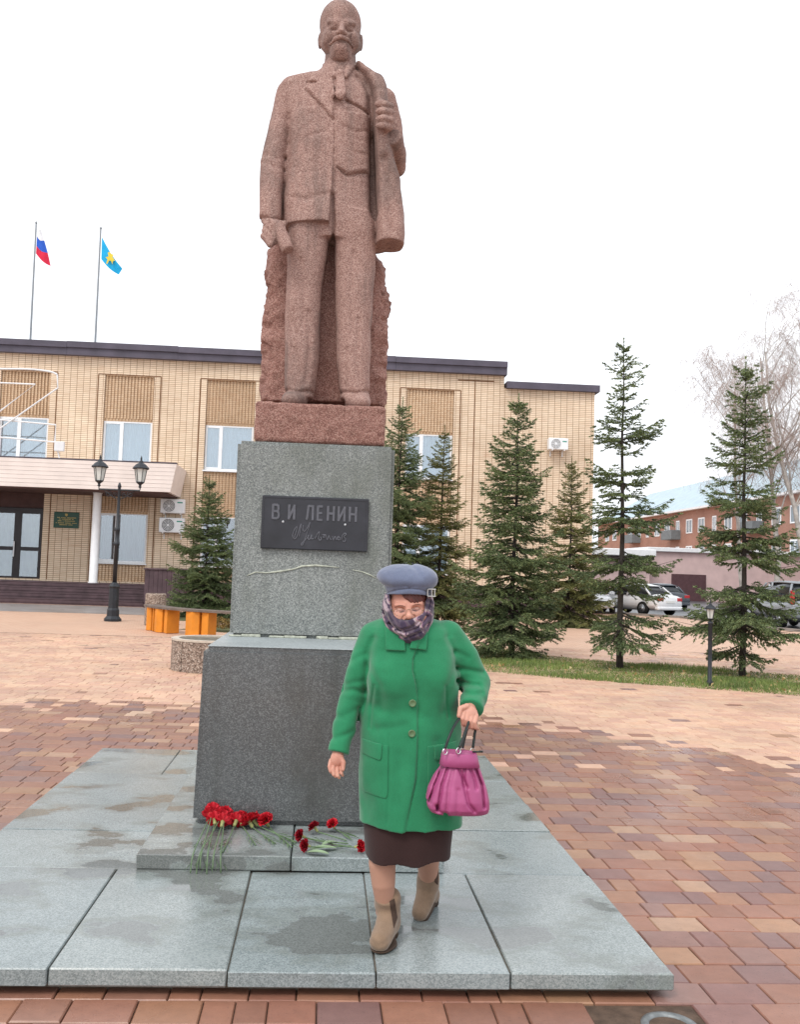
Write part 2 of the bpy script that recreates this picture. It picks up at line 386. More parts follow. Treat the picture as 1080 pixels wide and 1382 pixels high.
LET = {'В': [((.1, 0), (.1, 1)), ((.1, .95), (.7, .95)), ((.7, .95), (.82, .82)), ((.82, .82), (.82, .62)), ((.82, .62), (.68, .52)), ((.1, .52), (.7, .52)), ((.7, .52), (.88, .40)), ((.88, .40), (.88, .16)), ((.88, .16), (.72, .05)), ((.1, .05), (.72, .05))],
       'И': [((.1, 0), (.1, 1)), ((.9, 0), (.9, 1)), ((.1, .08), (.9, .92))],
       'Л': [((.02, .03), (.14, .1)), ((.14, .1), (.28, .97)), ((.24, .95), (.9, .95)), ((.88, 0), (.88, 1))],
       'Е': [((.1, 0), (.1, 1)), ((.1, .95), (.88, .95)), ((.1, .5), (.78, .5)), ((.1, .05), (.88, .05))],
       'Н': [((.1, 0), (.1, 1)), ((.9, 0), (.9, 1)), ((.1, .5), (.9, .5))]}
for ch, px0, px1 in (('В', 367, 378), ('И', 389, 398.5), ('Л', 413, 424), ('Е', 428, 437), ('Н', 441.5, 452), ('И', 456, 466.5), ('Н', 471, 482)):
    A = U(px0, 699, 6.08); B = U(px1, 681, 6.08)
    zc = U(425, 692, 6.08).z-.052; wd, ht = B.x-A.x, .098
    q = MB()
    for k_, (s_, e_) in enumerate(LET[ch]): stroke(q, (A.x+s_[0]*wd, zc+.002+s_[1]*ht), (A.x+e_[0]*wd, zc+.002+e_[1]*ht), .0145, 6.0765-.0003*k_, 6.0836)
    part(pl, 'letter', q, M_let)
# the signature, as connected pen strokes
def sig(ptsx):
    v = [U(330+0*1+(300-330)+x/4.154, 580+z/4.154, 6.079) for x, z in ptsx]
    P = []
    for i in range(len(v)-1):
        p0, p1, p2, p3 = v[max(i-1, 0)], v[i], v[i+1], v[min(i+2, len(v)-1)]
        for k in range(5):
            t = k/5; P.append(.5*((2*p1)+(p2-p0)*t+(2*p0-5*p1+4*p2-p3)*t*t+(3*p1-p0-3*p2+p3)*t**3))
    return P+[v[-1]]
q = MB()
for S in ([(398, 610), (395, 590), (408, 555), (420, 545), (412, 580), (402, 612), (418, 600), (436, 545), (444, 530), (436, 570), (430, 600)],
          [(455, 535), (452, 560), (462, 570), (480, 545), (492, 520), (482, 560), (462, 620), (448, 648), (444, 640), (462, 620), (478, 605), (484, 590), (482, 612), (492, 612), (502, 590), (500, 612), (512, 610)],
          [(520, 612), (530, 590), (545, 572), (540, 600), (545, 620), (556, 612), (550, 600)],
          [(560, 590), (572, 588), (574, 604), (566, 602), (578, 588), (584, 604), (590, 618), (598, 594), (604, 610), (612, 618)],
          [(618, 596), (624, 620), (632, 598), (640, 618), (648, 600), (656, 600), (660, 614), (650, 618), (648, 604), (664, 606)],
          [(668, 618), (676, 590), (690, 580), (694, 588), (682, 600), (692, 612), (686, 628), (674, 622)]):
    q.tube(sig(S), .0036, 5)
part(pl, 'signature', q, M_let, True)
M_bolt = plain('steel_bolt', C('#d5d6d8'), .3, .1, 20, metal=.8)
for p_ in ((382, 704), (466, 708)):
    c_ = U(*p_, 6.08); q = MB().lathe((0, 0, 0), [(.008, 0), (.008, .004), (.004, .008)], 10); me = q.mesh('bolt'); 
    for v_ in me.vertices: v_.co = Vector((c_.x+v_.co.x, 6.083-v_.co.z, c_.z+v_.co.y))
    link('bolt', me, M_bolt, pl)
# lamp sunk in the paving in front of the platform
lamp = thing('ground_floodlight', (1.335, 3.44, 0), 'round glass floodlight sunk in the paving by the platform corner', 'floodlight')
part(lamp, 'sand_bed', MB().cbox((1.0, 3.20, -.03), (1.70, 3.60, -.014), .006, .003, rnd), plain('wet_sand', C('#bfae9c', .62), .85, .4, 14, bump=.6, bscale=90))
part(lamp, 'rim', MB().lathe((1.33, 3.44, -.02), [(.103, 0), (.106, .010), (.102, .016), (.088, .019), (.076, .014), (.074, .006), (.072, -.006)], 40), plain('worn_steel', C('#9b9fa0', .6), .5, .3, 25, metal=.5), True)
part(lamp, 'glass', MB().lathe((1.33, 3.44, -.02), [(.001, -.008), (.05, -.006), (.0705, -.008), (.071, .004), (.06, .007), (.001, .008)], 36), plain('dark_lens', C('#54626a', .5), .08, .2, 10, spec=.7), True)
# ================================================================== the brick office building behind the square
YB = 37.5
rnd = random.Random(5)
def brick_mat(name, c1, c2, mort, vert, bw=.26, rh=.077, ms=.009, vw=.07):
    a = N(name); sp = a.n('ShaderNodeSeparateXYZ'); a.l(a.co(), sp.inputs[0]); cb = a.n('ShaderNodeCombineXYZ')
    xy = a.math('ADD', sp.outputs[0], sp.outputs[1]); a.l(xy, cb.inputs[0]); a.l(sp.outputs[2], cb.inputs[1])
    b = a.n('ShaderNodeTexBrick'); b.offset = 0; b.inputs['Scale'].default_value = 1
    for k, x in (('Brick Width', bw), ('Row Height', rh), ('Mortar Size', ms), ('Bias', -.1), ('Color1', c1), ('Color2', c2), ('Mortar', mort)): b.inputs[k].default_value = x
    a.l(cb.outputs[0], b.inputs['Vector'])
    fr = a.math('FRACT', a.math('DIVIDE', xy, bw)); ed = a.math('LESS_THAN', a.math('ABSOLUTE', a.math('SUBTRACT', fr, .5)), vw/2)
    ed2 = a.math('GREATER_THAN', a.math('ABSOLUTE', a.math('SUBTRACT', fr, .5)), .5-vw/2)
    col = a.mix(a.math('MULTIPLY', ed2, .5), b.outputs[0], vert)  # brown vertical joints, with their recess shade painted into the colour
    col = a.mix(1.0, col, a.ramp(a.noise(.6, 7, .6), [(.3, (.86, .84, .82, 1)), (.7, (1.1, 1.1, 1.1, 1))]), 'MULTIPLY')
    col = a.mix(a.ramp(a.noise(1.3, 4, .6, a.co('Object', (1, 1, 3))), [(.6, 0.0), (.75, .35)]), col, C('#d39c78', .62))
    a.set(col, .85, .25); a.bump(b.outputs['Fac'], -.4, .01); return a.m
M_brick = brick_mat('cream_brick', C('#efdcc4', .84), C('#e6d0b6', .84), C('#b59678', .6), C('#9a765a', .58))
M_rib = brick_mat('rib_brick', C('#e6ccae', .78), C('#dcbd9c', .78), C('#b99878', .66), C('#a07c60', .62), .13, .077, .01, .05)
M_fasc = plain('roof_flashing', C('#625c6c', .6), .55, .25, 1.5, spec=.4)
M_pvc = plain('white_window_frame', C('#eef1f4', .85), .35, .05, 5)
a = N('window_glass'); gl = a.n('ShaderNodeBsdfGlossy'); gl.inputs[1].default_value = .02; gl.inputs[0].default_value = (.9, .95, 1, 1)
tr = a.n('ShaderNodeBsdfTransparent'); tr.inputs[0].default_value = (.86, .92, .95, 1); ms_ = a.n('ShaderNodeMixShader'); fz = a.n('ShaderNodeFresnel'); fz.inputs[0].default_value = 1.6
a.l(a.math('ADD', fz.outputs[0], .16), ms_.inputs[0]); a.l(tr.outputs[0], ms_.inputs[1]); a.l(gl.outputs[0], ms_.inputs[2]); a.l(ms_.outputs[0], a.o.inputs[0]); M_glass = a.m
M_curt = plain('pale_curtain', C('#eef3f7', .92), .9, .05, 3); M_mauve = plain('mauve_blind', C('#8f5f5a', .38), .9, .4, 1.4)
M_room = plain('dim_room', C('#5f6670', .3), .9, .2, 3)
M_deck = plain('purple_decking', C('#6d565c', .5), .6, .3, 3)
M_steel = plain('painted_steel_white', C('#e9eaec', .85), .4, .06, 5)
admin = thing('office_building', (-6, YB, 0), 'two-storey cream brick office building with dark roof edge behind the square', 'building')
BAYS = [-17.3, -13.2, -9.1, -5.03, -.95, 3.1]; BW = 1.97
ZP = [(7.38, 9.12, 'rib'), (5.45, 7.30, 'win'), (3.66, 5.36, 'rib'), (1.60, 3.60, 'win'), (.86, 1.50, 'rib')]
q = MB(); xs = [-24]+[x for b in BAYS for x in (b, b+BW)]+[7.13]
for i in range(0, len(xs)-1, 2): q.box((xs[i], YB, 0), (xs[i+1], YB+.4, 9.86))
for b in BAYS: q.box((b, YB+.001, 9.12), (b+BW, YB+.4, 9.86)); q.box((b, YB+.001, 0), (b+BW, YB+.4, .86))
q.box((-24, YB+.4, 0), (-23.7, YB+16, 9.8)).box((-24, YB+15.7, 0), (10.95, YB+16, 9.2))
part(admin, 'wall', q, M_brick)
q = MB().box((7.132, YB+.03, 0), (10.95, YB+.4, 9.34)).box((10.6, YB+.4, 0), (10.948, YB+15.6, 9.34)); part(admin, 'wing_wall', q, M_brick)
q = MB()
for b in BAYS:                                          # thin brown trim round every bay, its shadow lines put into the colour
    q.box((b-.26, YB-.012, 9.13), (b+BW+.26, YB+.002, 9.165))
for x in xs[1:-1]:
    s_ = -1 if (xs.index(x) % 2) else 1
    q.box((x+s_*.26-.02, YB-.012, .86), (x+s_*.26+.02, YB+.002, 9.13))
q.box((5.9, YB-.012, .86), (5.94, YB+.002, 9.6)); q.box((5.2, YB-.02, 9.55), (6.7, YB+.002, 9.60))
part(admin, 'shadow_course', q, plain('brown_shadow_trim', C('#9a7150', .5), .9, .3, 6))
part(admin, 'base_plinth', MB().box((-4.9, YB-.06, 0), (11.02, YB-.002, .95)).box((10.952, YB-.06, 0), (11.02, YB+15, .95)), M_deck)
def window(x0, x1, z0, z1, ym, curtain, split=.36, nm='window'):
    q = MB(); y0, y1 = ym, ym+.07; t = .075
    for A, B in (((x0, z0), (x1, z0+t)), ((x0, z1-t), (x1, z1)), ((x0, z0+t), (x0+t, z1-t)), ((x1-t, z0+t), (x1, z1-t))): q.box((A[0], y0, A[1]), (B[0], y1, B[1]))
    xm = x0+(x1-x0)*split; q.box((xm-.07, y0-.004, z0+t), (xm+.07, y1, z1-t))
    q.box((x0+t, y0-.006, z0+t), (xm-.07, y1-.01, z0+t+.05)).box((x0+t, y0-.006, z1-t-.05), (xm-.07, y1-.01, z1-t))
    wn = part(admin, nm, q, M_pvc)
    for A, B in ((x0+t, xm-.07), (xm+.07, x1-t)): part(wn, 'pane', MB().box((A, y0+.03, z0+t), (B, y0+.042, z1-t)), M_glass)
    q = MB(); v = []; n = 60
    for i in range(n+1):
        x = x0+(x1-x0)*i/n; yy = y0+.16+.018*math.sin(i*1.45+rnd.random()*.6)
        v += [(x, yy, z0), (x, yy, z1)]
    q.add(v, [(2*i, 2*i+2, 2*i+3, 2*i+1) for i in range(n)]); part(wn, 'curtain', q, curtain, True)
    part(wn, 'sill', MB().box((x0-.05, ym-.16, z0-.06), (x1+.05, ym+.02, z0-.003)), M_pvc)
for bi, b in enumerate(BAYS):
    for (z0, z1, kd) in ZP:
        if bi == 1 and z1 < 5.4 and z0 < 4: continue        # the entrance takes the lower half of this bay
        if kd == 'win':
            q = MB().box((b, YB+.36, z0-.1), (b+BW, YB+.4, z1+.1)); part(admin, 'reveal', q, M_room)
            window(b+.02, b+BW-.02, z0, z1, YB+.14, M_curt if z0 > 4 or bi in (0, 4, 5) else M_mauve, (.38, .40, .37, .32, .36, .34)[bi])
        else:
            q = MB().box((b, YB+.13, z0-.1), (b+BW, YB+.36, z1+.1)); n = 15
            for k in range(n):
                x = b+BW*(k+.5)/n; q.box((x-.036, YB+.085, z0), (x+.036, YB+.131, z1))
            part(admin, 'ribbed_panel', q, M_rib, kind='stuff')
# roof edge
q = MB(); seg = [(-24.2, -15), (-15, -10.6), (-10.6, -6.2), (-6.2, -1.9), (-1.9, 2.6), (2.6, 7.2)]
for i, (A, B) in enumerate(seg):
    dz = rnd.uniform(-.03, .03)
    q.box((A+.004, YB-.34, 10.10+dz), (B-.004, YB+1, 10.34+dz)); q.box((A+.004, YB-.26, 9.82), (B-.004, YB+.9, 10.10+dz))
q.box((-24.1, YB+.9, 9.85), (7.1, YB+16, 10.1))
roof = part(admin, 'roof', q, M_fasc)
part(roof, 'wing_roof', MB().box((7.21, YB-.2, 9.30), (11.1, YB+16.1, 9.58)), M_fasc)
# entrance
M_dk = plain('dark_door_frame', C('#2f2a30', .5), .4, .2, 6)
part(admin, 'entrance_wall', MB().box((-13.2, YB+.15, 3.66), (-11.23, YB+.36, 5.4)), plain('brown_panel', C('#6b4c48', .5), .7, .2, 3))
q = MB(); dx0, dx1, dz0, dz1 = -13.15, -11.27, .79, 3.64
for A, B in (((dx0, dz0), (dx0+.1, dz1)), ((dx1-.1, dz0), (dx1, dz1)), ((dx0+.1, dz1-.22), (dx1-.1, dz1)), (((dx0+dx1)/2-.14, dz0), ((dx0+dx1)/2+.14, dz1-.22)), ((dx0+.1, 1.95), ((dx0+dx1)/2-.14, 2.1)), (((dx0+dx1)/2+.14, 1.95), (dx1-.1, 2.1)), ((dx0+.1, dz0), ((dx0+dx1)/2-.14, dz0+.14)), (((dx0+dx1)/2+.14, dz0), (dx1-.1, dz0+.14))): q.box((A[0], YB+.06, A[1]), (B[0], YB+.14, B[1]))
door = part(admin, 'entrance_door', q, M_dk, label='dark framed double glass door under the canopy')
for A, B in ((dx0+.1, (dx0+dx1)/2-.14), ((dx0+dx1)/2+.14, dx1-.1)):
    for z0, z1 in ((dz0+.14, 1.95), (2.1, dz1-.22)):
        part(door, 'pane', MB().box((A, YB+.09, z0), (B, YB+.1, z1)), M_glass)
part(door, 'handle', MB().tube([(-12.3, YB+.0, 1.7), (-12.3, YB+.0, 2.3)], .025, 8), M_steel)
M_lobby = plain('lobby_drape', C('#b5b49a', .28), .9, .5, 1.6)
q = MB(); v = []
for i in range(41): v += [(dx0+(dx1-dx0)*i/40, YB+.25+.03*math.sin(i*1.1), .8), (dx0+(dx1-dx0)*i/40, YB+.25+.03*math.sin(i*1.1), 3.6)]
q.add(v, [(2*i, 2*i+2, 2*i+3, 2*i+1) for i in range(40)]); part(door, 'drape', q, M_lobby, True)
part(door, 'lobby', MB().box((dx0, YB+.34, .7), (dx1, YB+.38, 3.64)), M_room)
# entrance deck and steps of purple boards
q = MB()
for k, (y0, z1) in enumerate(((34.75, .2), (35.05, .40), (35.35, .60), (35.65, .79))):
    for j in range(2): q.cbox((-24, y0+j*.15+.003, z1-.03), (-6.62, y0+.147+j*.15, z1), .004)
    q.box((-24, y0+.03, z1-.2+.002), (-6.63, y0+.06, z1-.031)); q.box((-24, y0+.012, z1-.14), (-6.63, y0+.031, z1-.04))
for j in range(11): q.cbox((-24, 35.95+j*.15, .76), (-6.62, 35.95+j*.15+.144, .79), .004)
q.box((-24, 36, .1), (-6.63, YB-.02, .755)); q.box((-24, 34.8, .0), (-6.63, 36, .1))
deck = link('entrance_deck', q.mesh('entrance_deck'), M_deck); tag(deck, 'purple-brown boarded entrance steps below the glass door', 'steps')
pp = thing('step_parapet', (-5.7, 35, 0), 'tall purple boarded parapet box at the end of the entrance steps', 'parapet')
q = MB()
for k in range(9): q.cbox((-6.55+k*.16, 34.45, .0), (-6.55+k*.16+.154, 34.50, 1.38), .004)
q.box((-6.53, 34.50, 0), (-5.13, 37.35, 1.38)); part(pp, 'body', q, M_deck)
part(pp, 'coping', MB().cbox((-6.6, 34.4, 1.382), (-5.06, 37.38, 1.44), .01), M_deck)
# canopy
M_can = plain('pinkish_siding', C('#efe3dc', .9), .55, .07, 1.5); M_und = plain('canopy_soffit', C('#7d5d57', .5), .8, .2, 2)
can = thing('entrance_canopy', (-12, 35.4, 4.3), 'broad entrance canopy clad in pale pink horizontal siding', 'canopy')
n = 7
for k in range(n):
    z0, z1 = 4.29+k*.153, 4.29+(k+1)*.153-.012; e0, e1 = -5.86+.2*k/n, -5.86+.2*(k+1)/n
    q = MB().add([(-24, 34.9, z0), (e0, 34.9, z0), (e1, 34.88, z1), (-24, 34.88, z1), (-24, 35.0, z0), (e0, 35.0, z0), (e1, 35.0, z1), (-24, 35.0, z1)], [(0, 1, 2, 3), (1, 5, 6, 2), (0, 4, 5, 1), (3, 2, 6, 7), (4, 7, 6, 5)])
    part(can, 'siding_board', q, M_can)
q = MB().add([(-5.88, 35.0, 4.29), (-5.88, YB-.02, 4.29), (-5.68, YB-.02, 5.36), (-5.68, 35.0, 5.36), (-24, 35.0, 4.29), (-24, YB-.02, 4.29), (-24, YB-.02, 5.36), (-24, 35, 5.36)], [(0, 1, 2, 3), (4, 5, 1, 0), (7, 6, 5, 4), (3, 2, 6, 7), (0, 3, 7, 4)])
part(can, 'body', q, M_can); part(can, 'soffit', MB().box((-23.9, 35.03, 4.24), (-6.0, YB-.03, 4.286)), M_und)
part(can, 'cap_flashing', MB().cbox((-24, 34.86, 5.362), (-5.66, 35.1, 5.40), .008), M_fasc)
part(can, 'column', MB().lathe((-8.77, 35.95, .79), [(.19, 0), (.19, .04), (.16, .06), (.155, 3.40), (.19, 3.449)], 20), M_steel, True)
# white pipe frame standing on the canopy
pf = thing('pipe_frame', (-12, 35.3, 5.4), 'white bent pipe frame standing on top of the canopy', 'frame')
for P in ([(-15, 35.3, 8.45), (-13.6, 35.3, 8.66), (-12.37, 35.3, 8.73), (-11.3, 35.3, 8.76), (-10.6, 35.3, 8.70), (-10.35, 35.3, 8.60)],):
    part(pf, 'top_pipe', MB().tube(arc(P), .035, 8), M_steel, True)
for P in ([(-10.35, 35.3, 8.6), (-10.3, 35.3, 8.1), (-12.24, 35.3, 6.55), (-13.4, 35.3, 5.6)], [(-14.6, 35.32, 8.2), (-11.15, 35.32, 8.2), (-12.3, 35.32, 7.2), (-14.2, 35.32, 5.6)],
          [(-14, 35.34, 6.83), (-12.26, 35.34, 6.8), (-10.31, 35.34, 6.7), (-10.31, 35.34, 6.06)], [(-14, 35.36, 6.12), (-12.2, 35.36, 6.14), (-10.3, 35.36, 6.05), (-10.1, 35.36, 5.4)], [(-13.9, 35.3, 5.40), (-13.9, 35.3, 8.5)]):
    part(pf, 'pipe', MB().tube(P, .03, 8), M_steel)
part(pf, 'lamp_box', MB().cbox((-10.29, 35.2, 5.70), (-9.93, 35.34, 6.06), .015), M_steel)
# air conditioners on the wall
def aircon(x0, z0, x1, z1, label, dark):
    t = thing('air_conditioner', ((x0+x1)/2, YB, z0), label, 'air conditioner', None)
    part(t, 'casing', MB().cbox((x0, YB-.42, z0), (x1, YB-.1, z1), .02), M_pvc)
    w_, h_ = x1-x0, z1-z0; c_ = (x0+w_*.36, z0+h_*.5); q = MB()
    for r in (.24, .19, .14, .09): q.tube([(c_[0]+r*math.cos(k*.3142)*h_/.56, YB-.425, c_[1]+r*math.sin(k*.3142)*h_/.56) for k in range(21)], .012, 5, False)
    for k in range(8): q.tube([(c_[0]+.05*math.cos(k*.785), YB-.424, c_[1]+.05*math.sin(k*.785)), (c_[0]+.24*math.cos(k*.785)*h_/.56, YB-.424, c_[1]+.24*math.sin(k*.785)*h_/.56)], .006, 4)
    part(t, 'fan_grille', q, M_pvc)
    me = MB().lathe((0, 0, 0), [(.25*h_/.56, 0), (.25*h_/.56, .004)], 28).mesh('fan'); 
    for v_ in me.vertices: v_.co = Vector((c_[0]+v_.co.x, YB-.4205-v_.co.z, c_[1]+v_.co.y))
    link('fan', me, plain('fan_recess', C('#8c8e90' if not dark else '#6d6f70', .5), .6, .15, 6), t)
    me = MB().lathe((0, 0, 0), [(.055, 0), (.05, .012)], 16).mesh('hub')
    for v_ in me.vertices: v_.co = Vector((c_[0]+v_.co.x, YB-.432-v_.co.z, c_[1]+v_.co.y))
    link('hub', me, M_pvc, t)
    part(t, 'badge', MB().box((x0+w_*.70, YB-.423, z1-.16), (x0+w_*.92, YB-.4195, z1-.11)), plain('teal_badge', C('#4fae9c', .6), .5, .1, 5))
    q = MB()
    for x in (x0+.15, x1-.15): q.box((x-.02, YB-.44, z0-.045), (x+.02, YB-.004, z0-.002)).box((x-.02, YB-.05, z0-.25), (x+.02, YB-.004, z0-.045))
    part(t, 'bracket', q, M_steel, kind='stuff'); return t
aircon(-6.58, 3.63, -5.64, 4.19, 'upper of two stacked white air conditioners beside the canopy', False)
aircon(-6.60, 2.86, -5.62, 3.44, 'lower of two stacked white air conditioners beside the canopy, with darker fan', True)
aircon(8.96, 6.81, 9.76, 7.28, 'single small air conditioner high on the wall near the building corner', False)
# green name board by the door
sg = thing('name_board', (-10.3, YB, 2.9), 'dark green name board with gold emblem and lettering beside the entrance', 'sign')
M_grn = plain('green_board', C('#12503c', .6), .35, .12, 4); M_gold = plain('gold_paint', C('#c9b26a', .7), .5, .15, 8)
part(sg, 'board', MB().cbox((-10.80, YB-.05, 2.90), (-9.82, YB-.004, 3.53), .01), M_grn)
part(sg, 'emblem', MB().prism([(-10.36, 3.47), (-10.26, 3.47), (-10.26, 3.40), (-10.31, 3.36), (-10.36, 3.40)], YB-.056, YB-.0505), M_gold)
for z, L in ((3.29, .35), (3.23, .28), (3.16, .33), (3.08, .40), (3.01, .26)):
    q = MB(); x = -10.31-L
    while x < -10.31+L:
        w_ = rnd.uniform(.018, .03); q.box((x, YB-.0545, z), (x+w_, YB-.0505, z+rnd.choice((.032, .036, .04)))); x += w_+(.012 if rnd.random() > .18 else .05)
    part(sg, 'lettering', q, M_gold, kind='stuff')
# ------------------------------------------------------------------ flags on the roof
def cloth(quad, nu=14, nv=6, amp=.05):
    """a hanging strip between hoist points quad[0],quad[1] and fly points quad[2],quad[3]"""
    H0, H1, F0, F1 = [Vector(p) for p in quad]; q = MB(); v = []
    for i in range(nu+1):
        u = i/nu
        for j in range(nv+1):
            t = j/nv; A = H0.lerp(H1, t); B = F0.lerp(F1, t); p = A.lerp(B, u); p.z -= .10*math.sin(u*math.pi); p.y += amp*math.sin(u*7+t*1.3)*u
            v.append(p)
    return q.add(v, [(i*(nv+1)+j, (i+1)*(nv+1)+j, (i+1)*(nv+1)+j+1, i*(nv+1)+j+1) for i in range(nu) for j in range(nv)])
def fp(cx_, cy_): return U(cx_/3.176, 280+cy_/3.176, 40)
M_pole = plain('galvanised_pole', C('#a9b0b6', .6), .5, .1, 5)
fl1 = thing('flagpole', (-12.93, 40, 10.1), 'roof flagpole flying a drooping white, blue and red striped flag', 'flag', 'flags on the roof')
part(fl1, 'pole', MB().tube([(-12.93, 40, 10.0), (-12.98, 40, 16.05)], [.05, .035], 8), M_pole)
part(fl1, 'finial', MB().lathe((-12.98, 40, 16.05), [(.03, 0), (.055, .05), (.02, .12)], 10), M_pole)
H_ = [fp(160, 88), fp(158.5, 125), fp(156, 165), fp(154, 198)]; F_ = [fp(174, 92), fp(189, 142), fp(204, 195), fp(216, 250)]
for k, (nm, c_) in enumerate((('white_stripe', '#f4f4f6'), ('blue_stripe', '#2f62cf'), ('red_stripe', '#e02a4c'))):
    part(fl1, nm, cloth((H_[k], H_[k+1], F_[k], F_[k+1])), plain('flag_'+nm, C(c_, .8), .8, .1, 3), True)
fl2 = thing('flagpole', (-10.23, 40, 10.1), 'roof flagpole flying a drooping sky-blue flag with a yellow emblem', 'flag', 'flags on the roof')
part(fl2, 'pole', MB().tube([(-10.2, 40, 10.0), (-10.23, 40, 15.98)], [.05, .035], 8), M_pole)
part(fl2, 'finial', MB().lathe((-10.23, 40, 15.97), [(.03, 0), (.055, .05), (.02, .12)], 10), M_pole)
q1 = (fp(437, 128), fp(434, 222), fp(524, 262), fp(508, 287))
part(fl2, 'flag', cloth(q1, 18, 8), plain('flag_sky_blue', C('#1fb4ec', .8), .8, .12, 3), True)
q = MB(); e0 = fp(474, 222); 
for P in ([(-.10, .22), (-.02, .26), (.04, .18), (.16, .14), (.10, .06), (.22, -.10), (.14, -.12), (.12, -.26), (.06, -.12), (-.02, -.10), (-.10, -.26), (-.14, -.24), (-.10, -.06), (-.18, .02), (-.06, .06)],):
    q.prism([(e0.x+x*1.0, e0.z+z*1.05) for x, z in P], 39.86, 39.875)
part(fl2, 'emblem', q, plain('flag_yellow', C('#ecd44a', .8), .8, .1, 4))
struct('entrance_pavement', MB().add([(-40, 28.2, -.002), (-5.1, 29.6, -.002), (-5.1, 34.4, -.002), (-40, 34.8, -.002)], [(0, 1, 2, 3)]), plain('wet_grey_paving', C('#b7afab', .55), .35, .2, .8, spec=.5))
# ================================================================== street furniture
rnd = random.Random(9)
M_iron = plain('dark_iron_paint', C('#2b3038', .55), .45, .25, 8, spec=.45)
M_milk = plain('frosted_lamp_glass', C('#dfe3df', .75), .25, .08, 6, spec=.5)
def lantern(root, c, s=1.0, n=6):
    """hexagonal lantern standing on c"""
    x, y, z = c
    L = part(root, 'lantern', MB().lathe((x, y, z), [(.03*s, 0), (.05*s, .02*s), (.03*s, .05*s), (.045*s, .09*s), (.10*s, .13*s), (.115*s, .16*s)], 12), M_iron, True)
    part(L, 'glass', MB().lathe((x, y, z), [(.102*s, .165*s), (.165*s, .52*s)], n), M_milk)
    q = MB()
    for k in range(n):
        t = k*2*math.pi/n; q.tube([(x+.108*s*math.cos(t), y+.108*s*math.sin(t), z+.15*s), (x+.172*s*math.cos(t), y+.172*s*math.sin(t), z+.525*s)], .010*s, 5)
    part(L, 'glazing_bar', q, M_iron)
    part(L, 'cap', MB().lathe((x, y, z), [(.225*s, .52*s), (.235*s, .545*s), (.15*s, .64*s), (.06*s, .70*s), (.05*s, .74*s), (.02*s, .78*s), (.03*s, .81*s), (.004*s, .90*s)], n*2), M_iron)
LX, LY = -5.765, 26.03
lp = thing('street_lamp', (LX, LY, 0), 'tall black iron street lamp with two lanterns in front of the steps', 'street lamp')
part(lp, 'base', MB().lathe((LX, LY, 0), [(.24, 0), (.24, .06), (.20, .10), (.17, .14), (.165, .30), (.14, .36), (.135, .90), (.16, .95), (.12, 1.0), (.07, 1.06)], 8), M_iron)
part(lp, 'pole', MB().lathe((LX, LY, 1.06), [(.062, 0), (.058, 1.0), (.085, 1.03), (.085, 1.1), (.055, 1.13), (.055, 1.4), (.075, 1.43), (.075, 1.5), (.045, 1.53), (.04, 2.62), (.055, 2.65), (.02, 2.76)], 16), M_iron, True)
for s in (-1, 1):
    x1 = LX+s*.56
    part(lp, 'arm', MB().tube([(LX, LY, 3.62), (x1, LY, 3.62), (x1, LY, 3.72)], .026, 8), M_iron)
    q = MB()
    for (cx_, cz_, r0) in ((LX+s*.30, 3.50, .10), (LX+s*.14, 3.47, .075)):
        q.tube([(cx_+s*r0*(1-k/26)*math.cos(k*.42+1.3), LY, cz_+r0*(1-k/26)*math.sin(k*.42+1.3)) for k in range(20)], .009, 5)
    q.tube([(LX+s*.04, LY, 3.36), (LX+s*.2, LY, 3.44), (LX+s*.42, LY, 3.60)], .010, 5)
    part(lp, 'scroll', q, M_iron); lantern(lp, (x1, LY, 3.70), 1.0)
sx, sy = 6.11, 14.353
gl_ = thing('path_lamp', (sx, sy, 0), 'short black post lamp standing in the grass strip', 'lamp')
part(gl_, 'post', MB().lathe((sx, sy, -.02), [(.055, 0), (.055, .08), (.032, .11), (.032, .98), (.045, 1.0), (.03, 1.02)], 14), M_iron, True)
lantern(gl_, (sx, sy, .985), .40, 6)
# ------------------------------------------------------------------ curved bench, bin, planter
M_wood = plain('weathered_boards', C('#8a7a70', .55), .75, .3, 6, bump=.3); M_org = plain('orange_bench_paint', C('#f0962a', .72), .6, .12, 4)
bn = thing('curved_bench', (-3.2, 21.8, 0), 'long curved bench with grey-brown slats on bright orange supports', 'bench')
cc = Vector((-1.0, 24.35)); Rb = 3.35
def bp(t, r): return (cc.x+r*math.cos(t), cc.y+r*math.sin(t))
t0, t1 = R_(196), R_(262)
for k in range(4):
    r0 = Rb-.23+k*.117; q = MB(); n = 22; v = []
    for i in range(n+1):
        t = t0+(t1-t0)*i/n
        for r, z in ((r0, .555), (r0+.107, .555), (r0+.107, .60), (r0, .60)): v.append((*bp(t, r), z))
    f = [(i*4+j, i*4+(j+1) % 4, i*4+4+(j+1) % 4, i*4+4+j) for i in range(n) for j in range(4)]+[(3, 2, 1, 0), (n*4, n*4+1, n*4+2, n*4+3)]
    part(bn, 'seat_slat', q.add(v, f), M_wood)
for tc in (203, 214.5, 236):
    t = R_(tc); w_ = R_(3.2); q = MB()
    P = [bp(t-w_, Rb+.17), bp(t+w_*.2, Rb+.22), bp(t+w_, Rb+.15), bp(t+w_*.9, Rb-.17), bp(t-w_*.9, Rb-.19)]
    q.zprism(P, 0, .553); part(bn, 'support', q, M_org, bevel=.01)
    q = MB(); a_, b_ = bp(t+w_*1.25, Rb+.13), bp(t+w_*2.4, Rb+.19)
    P = [a_, b_, bp(t+w_*2.4, Rb-.16), bp(t+w_*1.25, Rb-.18)]; q.zprism(P, 0, .552); part(bn, 'support', q, M_org, bevel=.01)
